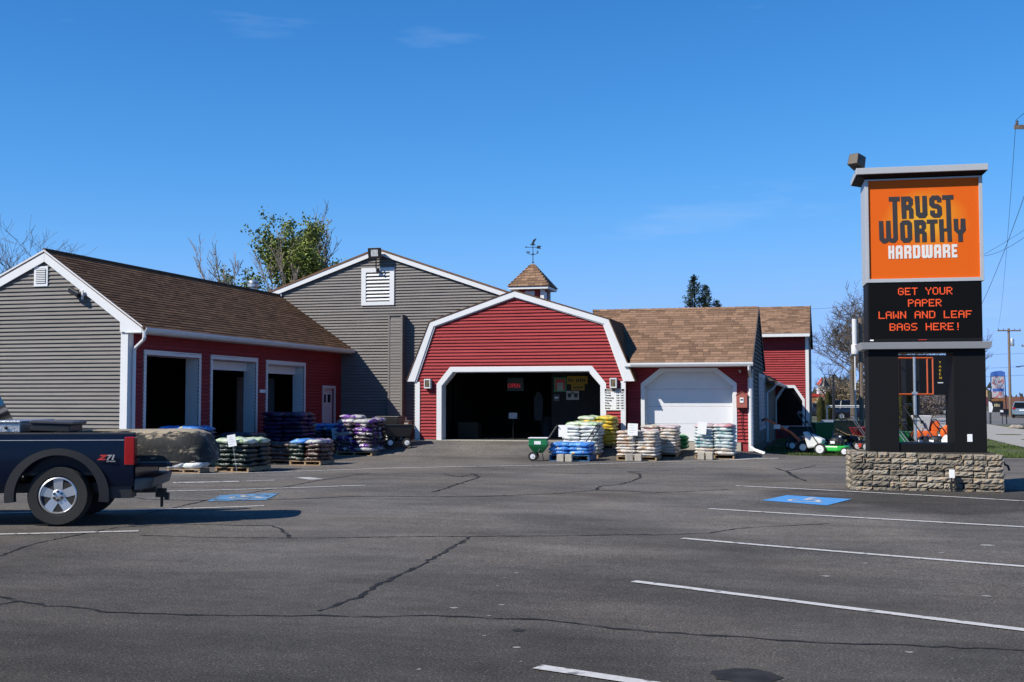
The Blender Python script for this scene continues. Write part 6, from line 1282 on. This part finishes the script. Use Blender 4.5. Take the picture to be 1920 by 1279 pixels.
def wire(lab, a, b, sag=.5, r=.012, grp='overhead wires'):
    a, b = Vector(a), Vector(b); o = a.copy(); mb = MB(); P = [a.lerp(b, t)-Vector((0, 0, sag*4*t*(1-t)))-o for t in fr(0, 1, 18)]; mb.tube(P, r, 4, False); q = solo('wire', mb, BLACK, lab, 'wire', grp); q.location = o
A_, B_ = Vector((7.45, 42.97, 0)), Vector((18.85, 134.5, 0))
c15, s15 = math.cos(R(15)), math.sin(R(15))
wire('overhead wire from the near crossarm along the road', (A_.x-1.15*c15, A_.y-1.15*s15-.1, 11.15), (B_.x-1.15*c15, B_.y-1.15*s15, 9.35), 1.2, .008)
wire('overhead wire running from the near crossarm towards the viewer', (A_.x-1.15*c15, A_.y-1.15*s15, 11.2), (9.5, 4.0, 12.5), .6, .010)
wire('wire sloping steeply down behind the orange sign from the right edge', (6.66, 42.9, 8.81), (7.62, 63.9, 6.42), .2, .010); wire('wire sloping gently towards the sign from the right edge', (6.78, 43.0, 7.38), (7.9, 65.8, 9.28), .2, .009)
wire('service wire from the near pole to the red end building', (A_.x-.1, A_.y, 8.0), (-.72, 54.5, 5.8), .8, .006)
wire('far wire crossing the road behind the distant pole', (-2.0, 130.0, 7.2), (30.0, 140.0, 7.6), .8, .012); wire('second far wire crossing below the first', (-2.0, 131.0, 5.8), (30.0, 141.0, 6.3), .9, .012); wire('third far wire crossing lowest over the road', (4.0, 131.5, 4.6), (30.0, 142.0, 5.4), .7, .014)
mast = thing('white_mast', 'white pole with a grey canister halfway, among bare trees left of the sign', 'mast', (1.42, 62.5, 0)); mb = MB(); mb.tube([(0, 0, 0), (0, 0, 4.2)], .035, 8); mb.tube([(0, 0, 4.25), (0, 0, 5.85)], .13, 10); mb.build('shaft', GUTT, mast, smooth=True); mb = MB(); mb.lathe([(.17, 4.05), (.18, 4.1), (.18, 4.5), (.15, 4.55)], n=14); mb.build('canister', GUTT, mast, smooth=True)
mast = thing('wood_post', 'weathered wooden pole just right of the white mast', 'pole', (1.72, 62.8, 0)); mb = MB(); mb.tube([(0, 0, 0), (0, 0, 5.9)], [.13, .10], 8); mb.build('shaft', POLEW, mast)
def lamp_post(lab, loc, h, rz=0):
    t_ = thing('street_lamp', lab, 'street lamp', loc, rz); mb = MB(); mb.tube([(0, 0, 0), (0, 0, h)], [.09, .07], 8); mb.lathe([(.13, 0), (.13, .4), (.09, .5)], n=10); mb.build('post', BLKM, t_)
    mb = MB(); mb.tube([(0, 0, h-.15), (-.25, 0, h+.02), (-.5, 0, h-.02), (-.55, 0, h-.15)], .025, 6); mb.build('arm', BLKM, t_)
    mb = MB(); mb.lathe([(.05, h-.14), (.08, h-.3), (.16, h-.45), (.33, h-.72), (.34, h-.75)], (-.55, 0, 0), n=14); mb.build('shade', BLKM, t_, smooth=True); mb = MB(); mb.ball((-.55, 0, h-.70), .08); mb.build('bulb', GUTT, t_)
lamp_post('black bell shaded street lamp beyond the dark parked car', (.42, 77.8, 0), 3.35)
t_ = thing('street_lamp', 'small far street lamp with a bent arm right of the distant pole', 'street lamp', (21.2, 138.0, 0)); mb = MB(); mb.tube([(0, 0, 0), (0, 0, 5.6)], .07, 6); mb.build('post', BLKM, t_); mb = MB(); mb.tube([(0, 0, 5.2), (-.5, 0, 5.5), (-1.0, 0, 5.4)], .04, 5); mb.box(-1.2, -.1, 5.33, -.8, .1, 5.45); mb.build('arm', BLKM, t_)
# ------------------------------------------------------------------ vehicles on the far side
def car(name, lab, loc, rz, paint, L=4.6, H=1.65, wd=1.82, cat='car', suv=True):
    """small hatch or SUV, front towards +x, origin on the ground under its middle"""
    t_ = thing(name, lab, cat, loc, rz); hw = wd/2; wb = L*.29
    def topz(x):
        f = x/(L/2)
        return .98 + .06*(1-f*f) - (.10 if f > .5 else 0)*((f-.5)*2)
    for sg in (1, -1):
        mb = MB(); xs = sorted(set(fr(-L/2, L/2, 40) + [a + .40*math.cos(R(t)) for a in (-wb, wb) for t in range(0, 181, 15)])); cols = []
        for x in xs:
            e = 1-max(0, (abs(x)-(L/2-.35))/.35)**2*.22; b = .28 + .12*max(0, (abs(x)-(L/2-.5))/.5)
            for a in (-wb, wb):
                if abs(x-a) < .40: b = max(b, .33 + math.sqrt(max(0, .16-(x-a)**2)))
            zt = topz(x); cols.append(mb.pts([(x, sg*(hw*e - .05 + .07*math.sin(math.pi*min(1, (z-.2)/.95))), z) for z in [b + (zt-b)*j/5 for j in range(6)]]))
        for a, b in zip(cols, cols[1:]):
            for j in range(5): mb.f.append((a+j, b+j, b+j+1, a+j+1))
        mb.build('body_side', paint, t_, smooth=True)
    mb = MB(); P = []
    for x in fr(-L/2, L/2, 14): e = 1-max(0, (abs(x)-(L/2-.35))/.35)**2*.22; P.append(mb.pts([(x, -hw*e+.03, topz(x)-.01), (x, hw*e-.03, topz(x)-.01)]))
    for a, b in zip(P, P[1:]): mb.f.append((a, a+1, b+1, b))
    mb.build('deck_top', paint, t_, smooth=True)
    mb = MB(); e = hw*.78; mb.hexa([(L/2-.12, -e, .3), (L/2, -e*.8, .4), (L/2, e*.8, .4), (L/2-.12, e, .3), (L/2-.1, -e, .93), (L/2-.04, -e*.85, .85), (L/2-.04, e*.85, .85), (L/2-.1, e, .93)]); mb.hexa([(-L/2, -e, .35), (-L/2+.12, -e, .3), (-L/2+.12, e, .3), (-L/2, e, .35), (-L/2+.02, -e, .98), (-L/2+.12, -e, .98), (-L/2+.12, e, .98), (-L/2+.02, e, .98)]); mb.build('bumper', paint, t_, bevel=.03)
    xb, xt = -L/2 + .08, -L/2 + .42; fb, ft = L*.22, L*.06; tw = hw-.24
    mb = MB(); mb.hexa([(xb, -hw+.07, 1.0), (fb, -hw+.07, 1.0), (fb, hw-.07, 1.0), (xb, hw-.07, 1.0), (xt, -tw, H-.10), (ft, -tw, H-.10), (ft, tw, H-.10), (xt, tw, H-.10)]); mb.build('window_glass', GLASS, t_, bevel=.03)
    mb = MB(); mb.hexa([(xt-.06, -tw-.03, H-.11), (ft+.03, -tw-.03, H-.11), (ft+.03, tw+.03, H-.11), (xt-.06, tw+.03, H-.11), (xt+.1, -tw+.1, H), (ft-.25, -tw+.1, H), (ft-.25, tw-.1, H), (xt+.1, tw-.1, H)]); mb.build('roof', paint, t_, bevel=.025)
    for sg in (1, -1):
        mb = MB()
        for (x0, x1) in ((xb+.0, xt), (xb+.78, xt+.62), (-.15, -.18), (fb, ft)):
            a = Vector((x0, sg*(hw-.065), 1.0)); b = Vector((x1, sg*(tw+.008), H-.09)); mb.tube([a, b], .045 if x0 != xb+.78 else .05, 4)
        mb.build('pillar', paint, t_)
        mb = MB(); mb.box(-L/2-.005, sg*(hw-.32) if sg > 0 else -hw+.03, .86, -L/2+.22, sg*(hw-.03) if sg > 0 else -hw+.32, 1.04); mb.build('tail_light', TAIL, t_, bevel=.02)
        mb = MB(); mb.box(L/2-.22, sg*(hw-.45) if sg > 0 else -hw+.12, .68, L/2-.035, sg*(hw-.12) if sg > 0 else -hw+.45, .82); mb.build('headlight', CARD, t_, bevel=.02)
        for x in (-wb, wb): wheel(t_, x, sg*(hw-.01), .345, .22, sg, 7, CHROME, .62)
    mb = MB(); mb.box(-L/2+.1, -hw+.22, .2, L/2-.1, hw-.22, .5); mb.build('underbody', BLACK, t_)
    mb = MB(); mb.box(-L/2-.012, -.26, .72, -L/2-.002, .26, .84); mb.build('number_plate', CARD, t_); return t_
CP = lambda n, c, r=.3: mat(n, c, r, var=.04, coat=.4)
car('parked_car', 'dark navy SUV parked side on beyond the lawn, left of the sign', (2.15, 108.5, 0), R(22), CP('dark_navy_paint', (.008, .010, .022)), H=1.75)
car('parked_car', 'dark low car tail showing left of the navy SUV', (-1.4, 116.5, 0), R(20), CP('slate_paint', (.02, .022, .035)), H=1.45)
car('moving_car', 'blue grey SUV driving away on the road at the right edge', (18.95, 127.5, -.03), R(82), CP('blue_grey_paint', (.14, .20, .26)))
car('moving_car', 'small silver car far down the road seen through the sign opening', (13.6, 172.0, -.03), R(-95), CP('silver_paint', (.42, .44, .48)), H=1.5)
car('parked_car', 'dark car parked in front of the red shops across the road', (12.2, 150.0, 0), R(10), CP('charcoal_paint', (.03, .03, .034)), H=1.5)
car('parked_car', 'red car parked across the road behind the opening posts', (9.5, 152.0, 0), R(10), CP('red_car_paint', (.25, .02, .02)), H=1.5)
rk = thing('pipe_rack', 'white pipe rail on legs standing over the dark parked car', 'rail', (1.4, 88.5, 0), R(16)); mb = MB(); mb.tube([(-1.45, 0, 1.30), (1.6, 0, 1.30)], .05, 6); mb.tube([(-1.45, 0, 1.20), (1.6, 0, 1.20)], .03, 6); mb.build('rail', GUTT, rk)
for x in (-1.45, 1.6): mb = MB(); mb.tube([(x, 0, 0), (x, 0, 1.3)], .05, 6); mb.build('leg', GUTT, rk)
# ------------------------------------------------------------------ far buildings and road signs
fb_ = thing('far_shop', 'far orange brown shop with white cupola and red pointed roof', 'building', (-.9, 145.0, 0), R(14)); OB = mat('orange_brown_board', (.30, .12, .04), .8, var=.2)
mb = MB(); mb.box(-3.5, 0, 0, 1.1, 6, .95); mb.build('wall', mat('dull_green_wall', (.10, .12, .06), .8), fb_); mb = MB(); mb.box(-3.5, -.1, .951, 1.1, 6, 2.2); mb.build('upper_wall', OB, fb_); mb = MB(); mb.box(-3.6, -.2, 2.201, 1.2, 6.1, 2.5); mb.build('roof', REDINK, fb_)
mb = MB(); mb.box(.0, .2, 2.501, .9, 1.1, 3.2); mb.box(.1, .3, 3.201, .8, 1.0, 3.6); mb.build('cupola', WHITE, fb_); mb = MB(); mb.lathe([(.62, 3.601), (.05, 4.4)], (.45, .65, 0), n=4); mb.build('cupola_roof', REDINK, fb_)
for k in range(3): mb = MB(); mb.box(-3+k*1.3, -.04, .25, -2.1+k*1.3, -.005, .8); mb.build('window', GLASS, fb_)
rs = thing('far_shop', 'low brown shop with red trim at the right edge across the road', 'building', (21.5, 133.0, 0), R(12)); mb = MB(); mb.box(-1.6, 0, 0, 9, 7, .8); mb.build('wall', mat('shop_dark_wall', (.05, .045, .05), .7), rs); mb = MB(); mb.box(-2.2, -.6, .801, 9.2, 7, 2.1); mb.build('roof', mat('brown_roof_board', (.13, .055, .035), .8, var=.2), rs); mb = MB(); mb.box(-.8, -.3, 2.101, 2.5, .2, 2.5); mb.build('roof_sign', REDINK, rs); mb = MB(); mb.box(-1.6, -.62, 1.3, -.6, -.605, 1.5); mb.build('sign_strip', CARD, rs)
for k in range(5): mb = MB(); mb.box(-1.4+k*1.9, -.05, .15, -.1+k*1.9, -.005, .72); mb.build('window', GLASS, rs)
os_ = thing('far_shop', 'dark roofed shop row across the road seen through the sign opening', 'building', (11.0, 155.0, 0), R(10)); mb = MB(); mb.box(-5, 0, 0, 5.5, 6, 1.4); mb.build('wall', mat('shop_brick', (.08, .035, .028), .8), os_); mb = MB(); mb.prism([(-5.3, -.5, 1.401), (-5.3, 6.5, 1.401), (-5.3, 3, 3.2)], (11.1, 0, 0)); mb.build('roof', mat('dark_far_roof', (.03, .03, .035), .8), os_)
for k in range(5): mb = MB(); mb.box(-4.5+k*2, -.05, .3, -3.4+k*2, -.005, 1.1); mb.build('window', CARD if k % 2 else GLASS, os_)
ps = thing('road_sign', 'tall picture sign with a blue top on dark legs by the road', 'sign', (12.0, 91.3, 0), R(15)); PB = mat('sign_blue', (.05, .14, .45), .6)
for x in (-.50, .50): mb = MB(); mb.tube([(x*1.15, 0, 0), (x, 0, 3.6)], .035, 6); mb.build('leg', BLKM, ps)
mb = MB(); mb.box(-.42, -.04, 1.9, .42, .04, 3.45); mb.build('board', mat('sign_picture', (.50, .50, .55), .6, var=.2, scale=4, col2=(.45, .16, .14), mixlo=.5, mixhi=.58), ps); mb = MB(); mb.prism([(-.52, -.06, 3.451), (.52, -.06, 3.451), (.50, -.06, 3.75), (.2, -.06, 3.85), (-.25, -.06, 3.80), (-.5, -.06, 3.72)], (0, .12, 0)); mb.build('top_board', PB, ps); mb = MB(); mb.box(-.48, -.05, 1.62, .48, .05, 1.80); mb.build('lower_board', OB, ps); mb = MB(); mb.box(-.42, -.046, 2.35, .42, -.041, 2.55); mb.build('band', PB, ps)
bn = thing('banner_sign', 'black and white banner sign standing low by the far kerb', 'banner', (11.75, 90.6, .0), R(12)); mb = MB(); mb.box(-.52, 0, .85, .50, .05, 1.65); mb.build('banner', INK, bn); mb = MB(); mb.prism([(-.52, -.006, .85), (-.30, -.006, .85), (-.22, -.006, 1.2), (-.30, -.006, 1.5), (-.52, -.006, 1.65)], (0, .005, 0)); mb.box(.28, -.006, .85, .5, -.001, 1.0); mb.build('white_shape', CARD, bn); mb = MB()
for k in range(4): mb.box(-.12+k*.11, -.006, 1.25, -.05+k*.11, -.001, 1.45)
mb.build('lettering', mat('cream_print', (.5, .42, .25), .6), bn)
for x in (-.45, .43): mb = MB(); mb.box(x-.02, .01, 0, x+.02, .04, .85); mb.build('leg', BLKM, bn)
ys = thing('road_sign', 'small orange and cream sign stack beside the right sign pillar', 'sign', (10.95, 91.0, 0), R(12)); mb = MB(); mb.box(-.3, 0, 1.95, .3, .1, 2.45); mb.build('board', mat('cream_board', (.50, .34, .16), .7), ys); mb = MB(); mb.box(-.2, 0, 2.451, .05, .1, 3.0); mb.build('top_board', mat('rust_board', (.42, .13, .03), .7), ys); mb = MB(); mb.box(-.28, 0, 1.4, .3, .08, 1.949); mb.build('lower_board', mat('maroon_board', (.16, .03, .06), .7), ys); mb = MB(); mb.tube([(0, .05, 0), (0, .05, 1.4)], .05, 6); mb.build('leg', BLKM, ys)
# rocks by the pavement
ROCK = mat('rock', (.26, .23, .19), .95, var=.25, scale=4, bump=.5)
for k, (u, v, s_, lab) in enumerate(((11.6, 72.5, .5, 'largest pale rock by the far kerb at the right edge'), (10.6, 73.5, .32, 'small pale rock left of the largest'), (12.6, 74.5, .4, 'pale rock right of the largest at the edge'))):
    mb = MB(); rr = random.Random(k); mb.ball((0, 0, .1), (s_*1.4, s_, s_*.5), 9, 6); mb.v = [(x*(1+rr.uniform(-.15, .15)), y*(1+rr.uniform(-.15, .15)), z*(1+rr.uniform(-.2, .2))) for x, y, z in mb.v]; o = solo('rock', mb, ROCK, lab, 'rock', 'rocks by the kerb'); o.location = (u, v, .02)
mb = MB(); mb.tube([(10.4, 66, .05), (10.7, 76, .06)], .3, 3); 
vr = sheet('verge', fr(10.7, 14.5, 6), fr(68, 84, 10), lambda u, v: .02 + .05*math.sin(u)*math.sin(v*.5), LAWN)
